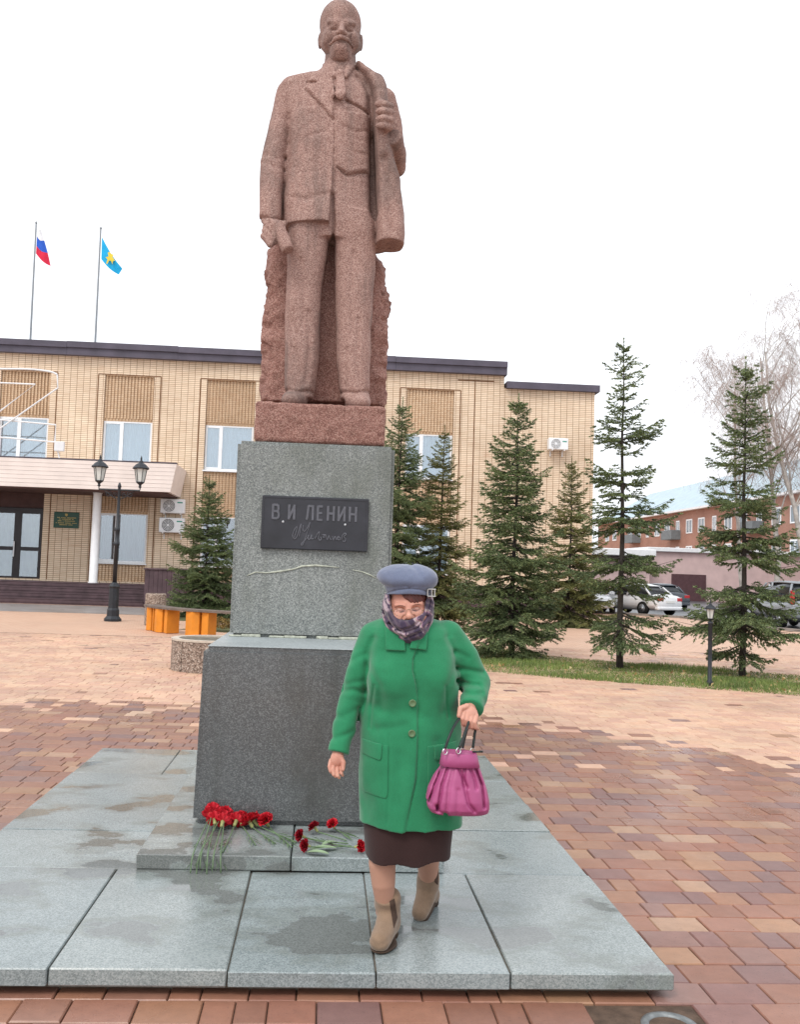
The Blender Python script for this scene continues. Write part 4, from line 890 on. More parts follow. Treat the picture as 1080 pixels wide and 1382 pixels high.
# ================================================================== sculpted forms: signed distance fields meshed by surface nets
class Vol:
    def __init__(s, lo, hi, h):
        s.lo = np.array(lo, float); s.h = h; n = np.ceil((np.array(hi)-s.lo)/h).astype(int)+1; s.n = n
        s.ax = [(s.lo[i]+np.arange(n[i])*h).astype(np.float32) for i in range(3)]; s.F = np.full(n, 2.0, np.float32)
    def _sl(s, bb, pad):
        r = []
        for i in range(3):
            a = int(np.floor((bb[0][i]-pad-s.lo[i])/s.h)); b = int(np.ceil((bb[1][i]+pad-s.lo[i])/s.h))+1
            r.append(slice(max(0, a), max(1, min(s.n[i], b))))
        return tuple(r)
    def grid(s, sl): return s.ax[0][sl[0]][:, None, None], s.ax[1][sl[1]][None, :, None], s.ax[2][sl[2]][None, None, :]
    def add(s, prim, k=.02, pad=.03):
        fn, bb = prim; sl = s._sl(bb, k+pad); d = fn(*s.grid(sl)); f = s.F[sl]
        h = np.clip(.5+.5*(f-d)/k, 0, 1); s.F[sl] = f*(1-h)+d*h-k*h*(1-h); return s
    def sub(s, prim, k=.01, pad=.02):
        fn, bb = prim; sl = s._sl(bb, k+pad); d = -fn(*s.grid(sl)); f = s.F[sl]
        h = np.clip(.5-.5*(f-d)/k, 0, 1); s.F[sl] = f*(1-h)+d*h+k*h*(1-h); return s
    def field(s, bb, fn):
        """F += fn(X, Y, Z) inside a box: embossing, grooves, folds"""
        sl = s._sl(bb, 0); s.F[sl] += fn(*s.grid(sl)).astype(np.float32); return s
    def mesh(s, name):
        F = s.F; S = F < 0; n = s.n; c = np.zeros(n-1, np.int8)
        for i in (0, 1):
            for j in (0, 1):
                for k in (0, 1): c += S[i:n[0]-1+i, j:n[1]-1+j, k:n[2]-1+k]
        M = (c > 0) & (c < 8); I, J, K = np.nonzero(M); idx = np.full(n-1, -1, np.int32); idx[M] = np.arange(len(I))
        P = np.zeros((len(I), 3)); W = np.zeros(len(I))
        cor = [(i, j, k) for i in (0, 1) for j in (0, 1) for k in (0, 1)]; val = {q: F[I+q[0], J+q[1], K+q[2]] for q in cor}
        for a in cor:
            for ax in range(3):
                if a[ax]: continue
                b = list(a); b[ax] = 1; b = tuple(b); x = (val[a] < 0) != (val[b] < 0)
                t = val[a][x]/(val[a][x]-val[b][x]); q = np.tile(np.array(a, float), (len(t), 1)); q[:, ax] += t; P[x] += q; W[x] += 1
        P = s.lo+(np.c_[I, J, K]+P/W[:, None])*s.h; quads = []
        for ax in range(3):
            sh = [slice(1, None)]*3; A = [slice(1, n[i]-1) for i in range(3)]; B = list(A)
            A[ax] = slice(0, n[ax]-1); B[ax] = slice(1, n[ax]); a, b = S[tuple(A)], S[tuple(B)]; x = a != b
            q = np.array(np.nonzero(x)).T; off = np.array([1, 1, 1]); off[ax] = 0; q = q+off; u, v = [(1, 2), (2, 0), (0, 1)][ax]
            def g(du, dv):
                w_ = q.copy(); w_[:, u] -= du; w_[:, v] -= dv; return idx[w_[:, 0], w_[:, 1], w_[:, 2]]
            Q = np.c_[g(1, 1), g(0, 1), g(0, 0), g(1, 0)]; fl = ~a[x]; Q[fl] = Q[fl][:, ::-1]; quads.append(Q)
        Q = np.concatenate(quads); Q = Q[(Q >= 0).all(1)]
        me = bpy.data.meshes.new(name); me.vertices.add(len(P)); me.vertices.foreach_set('co', P.astype(np.float32).ravel())
        me.loops.add(Q.size); me.loops.foreach_set('vertex_index', Q.astype(np.int32).ravel()); me.polygons.add(len(Q)); me.polygons.foreach_set('loop_start', np.arange(0, Q.size, 4, dtype=np.int32))
        me.update(calc_edges=True); me.polygons.foreach_set('use_smooth', [True]*len(Q)); return me
def V3(*a): return np.array(a[0] if len(a) == 1 else a, float)
def ell(c, r, R=None):
    c, r = V3(c), V3(r); m_ = r.max() if R is not None else r
    def fn(X, Y, Z):
        x, y, z = X-c[0], Y-c[1], Z-c[2]
        if R is not None: x, y, z = R[0][0]*x+R[0][1]*y+R[0][2]*z, R[1][0]*x+R[1][1]*y+R[1][2]*z, R[2][0]*x+R[2][1]*y+R[2][2]*z
        k0 = np.sqrt((x/r[0])**2+(y/r[1])**2+(z/r[2])**2); k1 = np.sqrt((x/r[0]**2)**2+(y/r[1]**2)**2+(z/r[2]**2)**2)+1e-6
        return k0*(k0-1)/k1
    return fn, (c-m_, c+m_)
def cap(a, b, ra, rb=None, flat=None):
    """tapered capsule; flat = (axis, factor) squeezes it along a world axis"""
    a, b = V3(a), V3(b); rb = ra if rb is None else rb; sc = np.ones(3)
    if flat: sc[flat[0]] = flat[1]
    A, B = a/sc, b/sc; ab = B-A; L2 = (ab**2).sum()+1e-12
    def fn(X, Y, Z):
        x, y, z = X/sc[0]-A[0], Y/sc[1]-A[1], Z/sc[2]-A[2]; t = np.clip((x*ab[0]+y*ab[1]+z*ab[2])/L2, 0, 1)
        return (np.sqrt((x-t*ab[0])**2+(y-t*ab[1])**2+(z-t*ab[2])**2)-(ra+(rb-ra)*t))*min(1, sc.min())
    m_ = max(ra, rb)*max(1, sc.max()); return fn, (np.minimum(a, b)-m_, np.maximum(a, b)+m_)
def chain(P, r, flat=None):
    fs = [cap(P[i], P[i+1], r[i], r[i+1], flat) for i in range(len(P)-1)]
    def fn(X, Y, Z):
        d = fs[0][0](X, Y, Z)
        for f in fs[1:]: d = np.minimum(d, f[0](X, Y, Z))
        return d
    return fn, (np.min([f[1][0] for f in fs], 0), np.max([f[1][1] for f in fs], 0))
def rbox(c, hs, rd=.01, R=None):
    c, hs = V3(c), V3(hs); m_ = hs if R is None else np.full(3, np.linalg.norm(hs))
    def fn(X, Y, Z):
        x, y, z = X-c[0], Y-c[1], Z-c[2]
        if R is not None: x, y, z = R[0][0]*x+R[0][1]*y+R[0][2]*z, R[1][0]*x+R[1][1]*y+R[1][2]*z, R[2][0]*x+R[2][1]*y+R[2][2]*z
        x, y, z = np.abs(x)-hs[0]+rd, np.abs(y)-hs[1]+rd, np.abs(z)-hs[2]+rd
        return np.sqrt(np.maximum(x, 0)**2+np.maximum(y, 0)**2+np.maximum(z, 0)**2)+np.minimum(np.maximum(np.maximum(x, y), z), 0)-rd
    return fn, (c-m_, c+m_)
def cyl(a, b, r, rd=.008):
    a, b = V3(a), V3(b); ab = b-a; L = np.linalg.norm(ab); ab = ab/L
    def fn(X, Y, Z):
        x, y, z = X-a[0], Y-a[1], Z-a[2]; t = x*ab[0]+y*ab[1]+z*ab[2]; q = np.sqrt((x-t*ab[0])**2+(y-t*ab[1])**2+(z-t*ab[2])**2)-r+rd; w_ = np.abs(t-L/2)-L/2+rd
        return np.sqrt(np.maximum(q, 0)**2+np.maximum(w_, 0)**2)+np.minimum(np.maximum(q, w_), 0)-rd
    return fn, (np.minimum(a, b)-r, np.maximum(a, b)+r)
def zloft(rows, p=2.0, cut=None):
    """rows (z, cx, cy, rx, ry): elliptic sections stacked in z; cut(X, Y, Z) adds extra half-spaces"""
    rows = sorted(rows); T = np.array(rows); z0, z1 = T[0, 0], T[-1, 0]
    def fn(X, Y, Z):
        zz = np.clip(Z, z0, z1).ravel(); q = [np.interp(zz, T[:, 0], T[:, i]).astype(np.float32)[None, None, :] for i in range(1, 5)]
        k0 = (np.abs((X-q[0])/q[2])**p+np.abs((Y-q[1])/q[3])**p)**(1/p); d = (k0-1)*np.minimum(q[2], q[3])
        d = np.maximum(d, np.maximum(z0-Z, Z-z1))
        return d if cut is None else np.maximum(d, cut(X, Y, Z))
    lo = np.array([(T[:, 1]-T[:, 3]).min(), (T[:, 2]-T[:, 4]).min(), z0]); hi = np.array([(T[:, 1]+T[:, 3]).max(), (T[:, 2]+T[:, 4]).max(), z1])
    return fn, (lo, hi)
def seg2(X, Z, P):
    """distance in the xz plane to a polyline"""
    d = None
    for (ax, az), (bx, bz) in zip(P[:-1], P[1:]):
        ux, uz = bx-ax, bz-az; t = np.clip(((X-ax)*ux+(Z-az)*uz)/(ux*ux+uz*uz+1e-12), 0, 1); q = np.sqrt((X-ax-t*ux)**2+(Z-az-t*uz)**2); d = q if d is None else np.minimum(d, q)
    return d
def poly2(X, Z, P):
    """signed distance in the xz plane to a polygon, negative inside"""
    d = seg2(X, Z, list(P)+[P[0]]); ins = np.zeros(d.shape, bool)
    for (ax, az), (bx, bz) in zip(P, list(P[1:])+[P[0]]):
        c = ((az > Z) != (bz > Z)) & (X < (bx-ax)*(Z-az)/((bz-az) if abs(bz-az) > 1e-9 else 1e-9)+ax); ins ^= c
    return np.where(ins, -d, d)
def vnoise(X, Y, Z, sc, seed):
    g = np.random.default_rng(seed).random((24, 24, 24)).astype(np.float32)
    def s1(A): a = A*sc+100; i = np.floor(a).astype(int); f = a-i; return i % 24, (i+1) % 24, f*f*(3-2*f)
    (x0, x1, fx), (y0, y1, fy), (z0, z1, fz) = s1(X), s1(Y), s1(Z)
    L = lambda a, b, t: a+(b-a)*t
    return L(L(L(g[x0, y0, z0], g[x1, y0, z0], fx), L(g[x0, y1, z0], g[x1, y1, z0], fx), fy), L(L(g[x0, y0, z1], g[x1, y0, z1], fx), L(g[x0, y1, z1], g[x1, y1, z1], fx), fy), fz)-.5
class Front:
    """marks on the front (towards -y) of a volume, laid out by photo points on the plane y = yr"""
    def __init__(s, vol, ymax): s.v = vol; s.y = ymax
    def xz(s, P, yr): return [(lambda u: (u.x, u.z))(U(px, py, yr)) for px, py in P]
    def emboss(s, P, yr, amt, soft=.006):
        q = s.xz(P, yr); a = np.array(q); bb = ((a[:, 0].min()-.03, -9e3 if False else s.v.lo[1], a[:, 1].min()-.03), (a[:, 0].max()+.03, s.y, a[:, 1].max()+.03))
        s.v.field(bb, lambda X, Y, Z: -amt*np.clip(.5-poly2(X, Z, q)/soft, 0, 1)+0*Y); return s
    def groove(s, P, yr, w_, dep):
        q = s.xz(P, yr); a = np.array(q); bb = ((a[:, 0].min()-w_*3, s.v.lo[1], a[:, 1].min()-w_*3), (a[:, 0].max()+w_*3, s.y, a[:, 1].max()+w_*3))
        s.v.field(bb, lambda X, Y, Z: dep*np.exp(-(seg2(X, Z, q)/w_)**2)+0*Y); return s
# ================================================================== the granite statue
M_stat = granite('red_granite', [(.2, C('#86665e', .66)), (.38, C('#a27e74', .68)), (.55, C('#b18d82', .70)), (.75, C('#cbada2', .72))], 230, .8, 1.4, (.88, 1.1), bump=.2, spec=.25, grime=C('#6a6460', .5))
M_stbase = granite('red_granite_base', [(.2, C('#7d554d', .58)), (.4, C('#9d7065', .60)), (.58, C('#b08074', .62)), (.74, C('#c7a193', .64))], 200, .75, 2, (.8, 1.12), bump=.5, spec=.25)
BT = 2.722; YS = 6.45
statue = thing('statue', (-.07, 6.57, 2.452), 'red granite statue of a standing man in suit and waistcoat, one hand on his lapel', 'statue')
v = Vol((-.56, 6.14, 2.45), (.46, 7.02, 2.74), .012)
v.add(rbox((-.062, 6.575, 2.587), (.436, .425, .134), .02), .001)
v.field(((-9, 0, 0), (9, 9, 9)), lambda X, Y, Z: .012*vnoise(X, Y, Z, 14, 1)+.010*vnoise(X, Y, Z, 33, 2))
link('base_block', v.mesh('base_block'), M_stbase, statue)
def rows(R, yr, ry, yc=None):
    o = []
    for i, (py, L, Rr) in enumerate(R):
        a, b = U(L, py, yr), U(Rr, py, yr); r_ = ry[i] if isinstance(ry, (list, tuple)) else ry
        o.append(((a.z+b.z)/2, (a.x+b.x)/2, (yc[i] if isinstance(yc, (list, tuple)) else yc) or yr, (b.x-a.x)/2, r_))
    return o
v = Vol((-.52, 6.42, BT-.03), (.48, 7.0, 4.02), .012)
v.add(zloft(rows([(312, 398, 496), (326, 384, 500), (336, 369, 503), (347, 362.4, 508), (361, 360.5, 518), (410, 357.5, 525), (465, 353, 523.5), (548, 350.5, 519)], 6.68, .215, 6.74), 4.5), .001)
v.field(((-9, 0, 0), (9, 9, 9)), lambda X, Y, Z: .024*vnoise(X, Y, Z, 9, 3)+.016*vnoise(X, Y, Z, 24, 4)+.008*vnoise(X, Y, Z, 55, 5))
link('rock_backing', v.mesh('rock_backing'), M_stbase, statue)
v = Vol((-.62, 6.06, BT-.03), (.60, 6.86, 5.78), .0075)
P = lambda px, py, y: tuple(U(px, py, y))
# trousers
for R, sg_ in (([(300, 390, 446), (345, 387, 441), (391, 387, 434.5), (442, 384, 432), (488, 384, 430), (515, 384, 426), (537, 385, 422)], 0),
               ([(290, 452, 509), (315, 451, 508), (345, 451.5, 507), (396, 452.5, 504), (442, 453.5, 501), (488, 455, 500), (515, 458, 500), (539, 460, 499)], 1)):
    v.add(zloft(rows(R, 6.40, [.155, .145, .135, .13, .125, .125, .12, .12][:len(R)], 6.43), 2.3), .02)
v.add(zloft(rows([(205, 392, 505), (240, 391, 505), (290, 390, 508), (325, 392, 506)], 6.40, [.17, .175, .175, .15], 6.45), 2.4), .03)
# shoes
for x0, x1 in ((400, 394), (481, 486)):
    a, b = U(x0, 534, 6.42), U(x1, 540, 6.26)
    v.add(chain([(a.x, 6.46, BT+.05), (b.x*.5+a.x*.5, 6.34, BT+.055), (b.x, 6.245, BT+.035)], [.075, .085, .065], (2, .75)), .03)
# waistcoat and chest
v.add(zloft(rows([(94, 441, 478), (101, 425, 494), (108, 405, 510), (116, 385, 522), (130, 382, 526), (160, 386, 516), (200, 391, 506), (238, 390, 505)], 6.42, [.10, .125, .145, .165, .185, .2, .195, .185], 6.46), 2.3), .03)
# image-left half of the jacket, worn, open in front
xe = [(U(px, py, 6.24).z, U(px, py, 6.24).x) for px, py in ((88, 0), (451, 90), (453, 120), (451, 160), (449.5, 200), (448.5, 250), (444, 300), (440, 320))][1:]
xe.sort(); xz_, xx_ = np.array(xe).T
hemz = U(415, 303, 6.25).z
def cut_l(X, Y, Z): return np.maximum(X-np.interp(Z.ravel(), xz_, xx_).astype(np.float32)[None, None, :], hemz-Z-.05*np.clip((X-U(395, 300, 6.3).x)/.25, 0, 1)*0-.02*np.sin((X+.4)*9))
v.add(zloft(rows([(90, 437, 482), (99, 428, 495), (105, 419, 512), (109, 396, 520), (113, 382, 524), (122, 377.5, 530), (140, 379, 528), (165, 384, 520), (200, 386, 512), (235, 383, 512), (270, 379, 514), (312, 380, 520)], 6.42, [.105, .128, .146, .156, .165, .176, .190, .206, .205, .206, .222, .238], 6.46), 2.5, cut_l), .006)
# jacket half hung over the other shoulder
v.add(zloft(rows([(92, 480, 486), (100, 484, 498), (107, 488, 508), (113, 491, 519), (124, 495, 522), (140, 498, 523), (165, 500, 523), (190, 502, 523), (215, 503, 530), (245, 504.5, 540), (290, 506, 545.5), (320, 506.5, 546), (334, 507, 545)], 6.40, [.10, .125, .15, .17, .19, .2, .205, .2, .185, .165, .15, .145, .14], [6.42, 6.43, 6.43, 6.43, 6.43, 6.43, 6.42, 6.42, 6.41, 6.40, 6.39, 6.385, 6.38]), 2.8), .010)
# raised far arm
v.add(chain([P(519, 136, 6.53), P(526, 165, 6.58), P(532.5, 222, 6.60)], [.085, .086, .082]), .02)
v.add(chain([P(534, 226, 6.58), P(535, 206, 6.42), P(532, 194, 6.32)], [.078, .070, .060]), .02)
v.add(cyl(P(535, 199, 6.36), P(530, 184, 6.25), .062, .012), .006)
# hand on the lapel: back of the hand, four fingers, thumb
v.add(ell(P(522, 163, 6.205), (.060, .05, .085)), .02)
for k, (pa, pb, y_) in enumerate((((527, 144), (504.5, 141), 6.165), ((528, 153), (504, 151), 6.155), ((528, 163), (504.5, 161), 6.155), ((526, 172.5), (506, 170.5), 6.165))):
    m_ = ((pa[0]+pb[0])/2+2, (pa[1]+pb[1])/2-1.2)
    v.add(chain([P(*pa, y_+.03), P(*m_, y_-.012), P(*pb, y_+.012), P(pb[0]+1, pb[1], y_+.06)], [.026, .0255, .023, .02]), .006)
v.add(chain([P(524, 150, 6.22), P(512, 136.5, 6.20)], [.03, .022]), .008)
# near arm hanging, fist round a rolled cap
v.add(chain([P(390, 129, 6.47), P(380.5, 160, 6.44), P(367.5, 222, 6.40), P(366, 262, 6.36), P(365.5, 291, 6.34)], [.090, .080, .083, .078, .078]), .014)
v.add(chain([P(367, 297, 6.32), P(368, 313, 6.30)], [.058, .062]), .012)
v.add(ell(P(367.5, 314, 6.29), (.068, .065, .085)), .02)
for k, (pa, pm_, pb) in enumerate((((358, 312), (368, 324), (378, 316)), ((360, 304), (372, 316), (382, 309)), ((356, 319), (365, 330), (374, 324)), ((364, 298), (376, 308), (384, 302)))):
    v.add(chain([P(*pa, 6.25), P(*pm_, 6.225), P(*pb, 6.245)], [.024, .024, .02]), .008)
v.add(cyl(P(373, 302, 6.245), P(389.5, 339, 6.20), .046, .012), .008)
# collar, tie and head
v.add(cap(P(459, 104, 6.45), P(459.5, 72, 6.46), .125, .108), .03)
v.add(ell(P(459.5, 101, 6.295), (.034, .03, .034)), .006); v.add(chain([P(459.5, 107, 6.275), P(460, 128, 6.235)], [.026, .042], (1, .5)), .006)
for s in (-1, 1): v.add(chain([P(459.5+s*20, 90, 6.42), P(459.5+s*12, 94, 6.33), P(459.5+s*8, 103, 6.285)], [.026, .026, .016]), .005)
hv = Vol((-.24, 6.16, 5.10), (.18, 6.72, 5.78), .0034)
hv.add(cap(P(459, 106, 6.45), P(459.5, 66, 6.47), .112, .106), .01)
hv.add(ell(P(459.5, 37, 6.475), (.148, .19, .168)), .01)
hv.add(ell(P(459.5, 32, 6.425), (.138, .142, .140)), .03)
hv.add(ell(P(459.5, 50, 6.425), (.139, .140, .135)), .03)
hv.add(ell(P(459.5, 58, 6.40), (.112, .118, .10)), .03)
hv.add(cap(P(439.5, 62, 6.44), P(455, 69, 6.345), .036, .045), .03); hv.add(cap(P(481, 64, 6.44), P(464, 69.5, 6.345), .036, .045), .03)
hv.add(cap(P(444.5, 30, 6.302), P(455, 30.8, 6.290), .014, .016), .03); hv.add(cap(P(467, 31.5, 6.290), P(478, 32.5, 6.302), .016, .014), .03)
hv.add(cap(P(445, 49, 6.328), P(441.5, 57, 6.35), .030, .026), .05); hv.add(cap(P(476, 51, 6.328), P(479.5, 59, 6.35), .030, .026), .05)
for c_ in ((449.5, 36.5), (472.5, 38.2)): hv.sub(ell(P(*c_, 6.262), (.044, .050, .017)), .014)
for c_ in ((449.5, 37.5), (472.5, 39.2)): hv.add(ell(P(*c_, 6.322), (.020, .018, .009)), .004)
hv.add(cap(P(461, 32.5, 6.292), P(461, 42.5, 6.222), .014, .021), .007); hv.add(cap(P(456.2, 44.6, 6.248), P(465.8, 45.1, 6.248), .0145), .005)
hv.add(chain([P(445.5, 60.5, 6.288), P(452, 53.5, 6.250), P(460.5, 50.0, 6.236), P(469, 54.2, 6.250), P(475.5, 62.5, 6.288)], [.007, .015, .017, .015, .007]), .004)
hv.sub(chain([P(450, 61, 6.255), P(460.5, 56.5, 6.240), P(471, 62, 6.255)], [.010, .017, .010]), .005); hv.add(cap(P(455, 60.8, 6.268), P(466, 61.3, 6.268), .012), .006)
hv.add(ell(P(460.5, 66.5, 6.293), (.056, .042, .040)), .016); hv.add(ell(P(459.8, 75, 6.345), (.072, .072, .06)), .02); hv.add(ell(P(459.8, 84, 6.40), (.085, .07, .06)), .02)
for c_, s in (((432.2, 56), -1), ((487.2, 58.5), 1)):
    hv.add(ell(P(*c_, 6.475), (.017, .044, .056)), .010); hv.sub(ell(tuple(np.array(P(*c_, 6.455))+np.array([s*.016, -.01, .004])), (.010, .022, .03)), .006)
FH = Front(hv, 6.42)
for a_ in ([(447, 43), (450, 50), (446.5, 57)], [(475.5, 45), (472, 52), (475.5, 59)]): FH.groove(a_, 6.28, .006, .008)
pass
hv.field(((-9, 0, 0), (9, 9, 9)), lambda X, Y, Z: .003*vnoise(X, Y, Z, 40, 7))
link('head', hv.mesh('head'), M_stat, statue)
F = Front(v, 6.45)
F.emboss([(436, 91), (414, 106.5), (427, 108.5), (413, 117), (449.5, 161), (451, 125), (449, 96)], 6.25, .013)       # lapel
F.groove([(413, 117), (449.5, 161)], 6.25, .008, .016); F.groove([(414, 107), (427, 108.5)], 6.26, .006, .02)
F.groove([(449, 262), (450.5, 300), (449, 335)], 6.27, .012, .03)
F.emboss([(452, 150), (500, 150), (500, 226), (484, 229.5), (468.5, 234.5), (455, 224)], 6.25, .012)                 # waistcoat hem
F.groove([(455, 225), (468.5, 235.5), (484, 230.5), (497, 227)], 6.26, .007, .018)
F.groove([(467, 132), (480, 138), (497, 145)], 6.24, .009, .03); F.groove([(466, 200), (485, 205), (500, 203)], 6.25, .014, .005); F.groove([(462, 170), (480, 176), (498, 172)], 6.25, .014, .007)
F.groove([(484, 97), (493, 106), (500.5, 122), (501.5, 150), (503, 190), (504.5, 240), (505.5, 285)], 6.26, .026, .03)
v.add(cap(P(506, 215, 6.52), P(508, 330, 6.50), .07), .02)
F.groove([(390, 150), (391, 200), (387, 230), (381, 262), (380, 295)], 6.30, .018, .008)
v.add(cap(P(388, 180, 6.48), P(381, 292, 6.46), .045), .02)
F.groove([(404, 229), (420, 231), (433, 229)], 6.24, .006, .004); F.groove([(396, 262), (412, 268), (440, 262)], 6.24, .02, .008); F.groove([(420, 180), (440, 176)], 6.24, .014, .008)
F.groove([(356, 205), (372, 212), (384, 206)], 6.3, .020, .006); F.groove([(354, 215), (368, 224), (380, 222)], 6.3, .018, .006); F.groove([(352, 291), (366, 296), (381, 293)], 6.27, .008, .014)
for a_ in ([(405, 350), (410, 400), (408, 440)], [(416, 420), (418, 470), (412, 515)], [(398, 470), (404, 505)], [(478, 340), (474, 400), (476, 450)], [(484, 430), (482, 490), (488, 520)], [(468, 470), (466, 520)]): F.groove(a_, 6.29, .018, .010)
F.groove([(386, 524), (402, 529), (420, 526)], 6.29, .012, .014); F.groove([(460, 526), (480, 530), (499, 525)], 6.29, .012, .014)
F.groove([(519, 215), (526, 260), (528, 330)], 6.25, .03, .010)
F.groove([(446, 42), (449, 49), (446, 56)], 6.28, .007, .006); F.groove([(477, 45), (473, 51), (476, 58)], 6.28, .007, .006); F.groove([(448, 20), (460, 18.5), (472, 21)], 6.3, .008, .004)
v.field(((-9, 0, 0), (9, 9, 9)), lambda X, Y, Z: .004*vnoise(X, Y, Z, 30, 7)+.010*vnoise(X, Y, Z, 7, 8))
link('figure', v.mesh('figure'), M_stat, statue)
# ================================================================== the woman
def wool(name, col, rough=.9, var=.12, sc=6, sheen=.25, bsc=260, b=.25):
    a = N(name); lo = tuple(c*(1-var) for c in col[:3])+(1,); hi = tuple(c*(1+var) for c in col[:3])+(1,)
    cc_ = a.ramp(a.noise(sc, 6, .6), [(.3, lo), (.7, hi)])
    cc_ = a.mix(1.0, cc_, a.ramp(a.noise(420, 2), [(.3, (.86, .86, .86, 1)), (.7, (1.12, 1.12, 1.12, 1))]), 'MULTIPLY')
    a.set(cc_, rough, .15); a.b.inputs['Sheen Weight'].default_value = sheen; a.b.inputs['Sheen Roughness'].default_value = .5
    a.bump(a.noise(bsc, 3), b, .002); return a.m
M_coat = wool('green_wool', C('#349668', .61)); M_beret = wool('blue_grey_felt', C('#7a849f', .58), sheen=.35); M_skirt = wool('dark_brown_cloth', C('#43302f', .6), sheen=.1)
M_suede = wool('taupe_suede', C('#a0866f', .64), .95, .2, 12); M_sole = plain('boot_sole', C('#5b4636', .5), .7, .2, 10); M_elastic = plain('brown_elastic', C('#5f4a3e', .5), .9, .15, 60)
a = N('skin'); cc_ = a.ramp(a.noise(9, 4), [(.3, C('#cf8f7c', .70)), (.5, C('#dba08c', .72)), (.7, C('#e3ae98', .74))]); a.set(cc_, .5, .35); a.b.inputs['Subsurface Weight'].default_value = .12; a.b.inputs['Subsurface Radius'].default_value = (.012, .005, .003); M_skin = a.m
M_tights = plain('beige_tights', C('#cf9f88', .66), .6, .06, 6)
a = N('patterned_scarf')
wv_ = a.n('ShaderNodeTexWave'); wv_.inputs['Scale'].default_value = 5; wv_.inputs['Distortion'].default_value = 7; wv_.inputs['Detail'].default_value = 3; mp_ = a.n('ShaderNodeMapping'); mp_.inputs['Rotation'].default_value = (0, .7, .3); a.l(a.co(), mp_.inputs[0]); a.l(mp_.outputs[0], wv_.inputs['Vector'])
col = a.ramp(wv_.outputs['Fac'], [(.0, C('#5b4a63', .6)), (.30, C('#6b5570', .6)), (.36, C('#b78ea0', .65)), (.52, C('#c9a9b0', .68)), (.58, C('#9a9270', .6)), (.66, C('#d9cdd2', .7)), (.8, C('#a07f96', .62)), (.88, C('#4a3f58', .55))])
col = a.mix(a.ramp(a.noise(16, 4, .6), [(.52, 0.0), (.58, .8)]), col, C('#cdb6bf', .68)); col = a.mix(a.ramp(a.noise(10, 2, .5, a.co('Object', (1, 1, 1.7))), [(.50, 0.0), (.56, .85)]), col, C('#4b4058', .55)); a.set(col, .85, .2); a.b.inputs['Sheen Weight'].default_value = .2; a.bump(a.noise(300, 2), .2, .002); M_scarf = a.m
M_hair = plain('auburn_hair', C('#6a332c', .55), .45, .3, 40, spec=.4)
FT = G(511, 1288, .1)
woman = thing('person', (.36, 3.95, .1), 'woman in a green coat and blue-grey beret walking down off the platform', 'person')
YT = 3.93
zhem = U(545, 1123, 3.76).z
v = Vol((.02, 3.60, zhem-.03), (.80, 4.22, 1.47), .0042)
v.add(zloft([(z if i else z, *r_) for i, (z, *r_) in enumerate(rows([(832, 525, 580), (838, 510, 596), (847, 499, 606), (858, 492, 614), (872, 490, 619), (890, 493, 619.5), (910, 493.5, 620), (935, 494, 619), (960, 488, 619), (990, 485.5, 621), (1030, 485, 622), (1070, 484.5, 623), (1135, 485, 623)], YT, [.085, .105, .125, .14, .152, .163, .165, .16, .16, .165, .172, .178, .185], 3.94))], 2.25, lambda X, Y, Z: zhem-Z), .003)
for c_ in ((525, 914), (589, 914)): v.add(ell(P(*c_, 3.845), (.075, .075, .085)), .07)
# sleeves
v.add(chain([P(505, 860, 3.94), P(487, 903, 3.93), P(474.5, 944, 3.93), P(465, 982, 3.90)], [.066, .060, .056, .052]), .022)
v.add(cyl(P(466, 976, 3.903), P(456.5, 1016, 3.865), .046, .006), .016)
v.add(chain([P(604, 858, 3.94), P(626, 888, 3.95), P(641, 921, 3.945)], [.066, .062, .060]), .022)
v.add(chain([P(641.5, 922, 3.94), P(640.5, 940, 3.87)], [.061, .054]), .016); v.add(cyl(P(640.5, 936, 3.885), P(635.5, 957, 3.80), .050, .006), .012)
F = Front(v, 3.94)
ed_ = F.xz([(566, 862), (563.5, 872), (557.5, 890), (557, 906), (561.5, 925), (564, 942), (563.5, 1000), (561, 1051), (543, 1140)], 3.78)
pg_ = ed_+F.xz([(470, 1140), (470, 862)], 3.78)
v.field(((.0, 3.5, .5), (.6, 3.93, 1.36)), lambda X, Y, Z: -.0075*np.clip(.5-poly2(X, Z, pg_)/.004, 0, 1)*np.exp(-(seg2(X, Z, ed_)/.06)**2)+0*Y)
F.groove([(564.5, 874), (558.5, 890), (558, 906), (562.5, 925), (565, 942), (564.5, 1000), (562, 1051), (544, 1128)], 3.78, .005, .005)
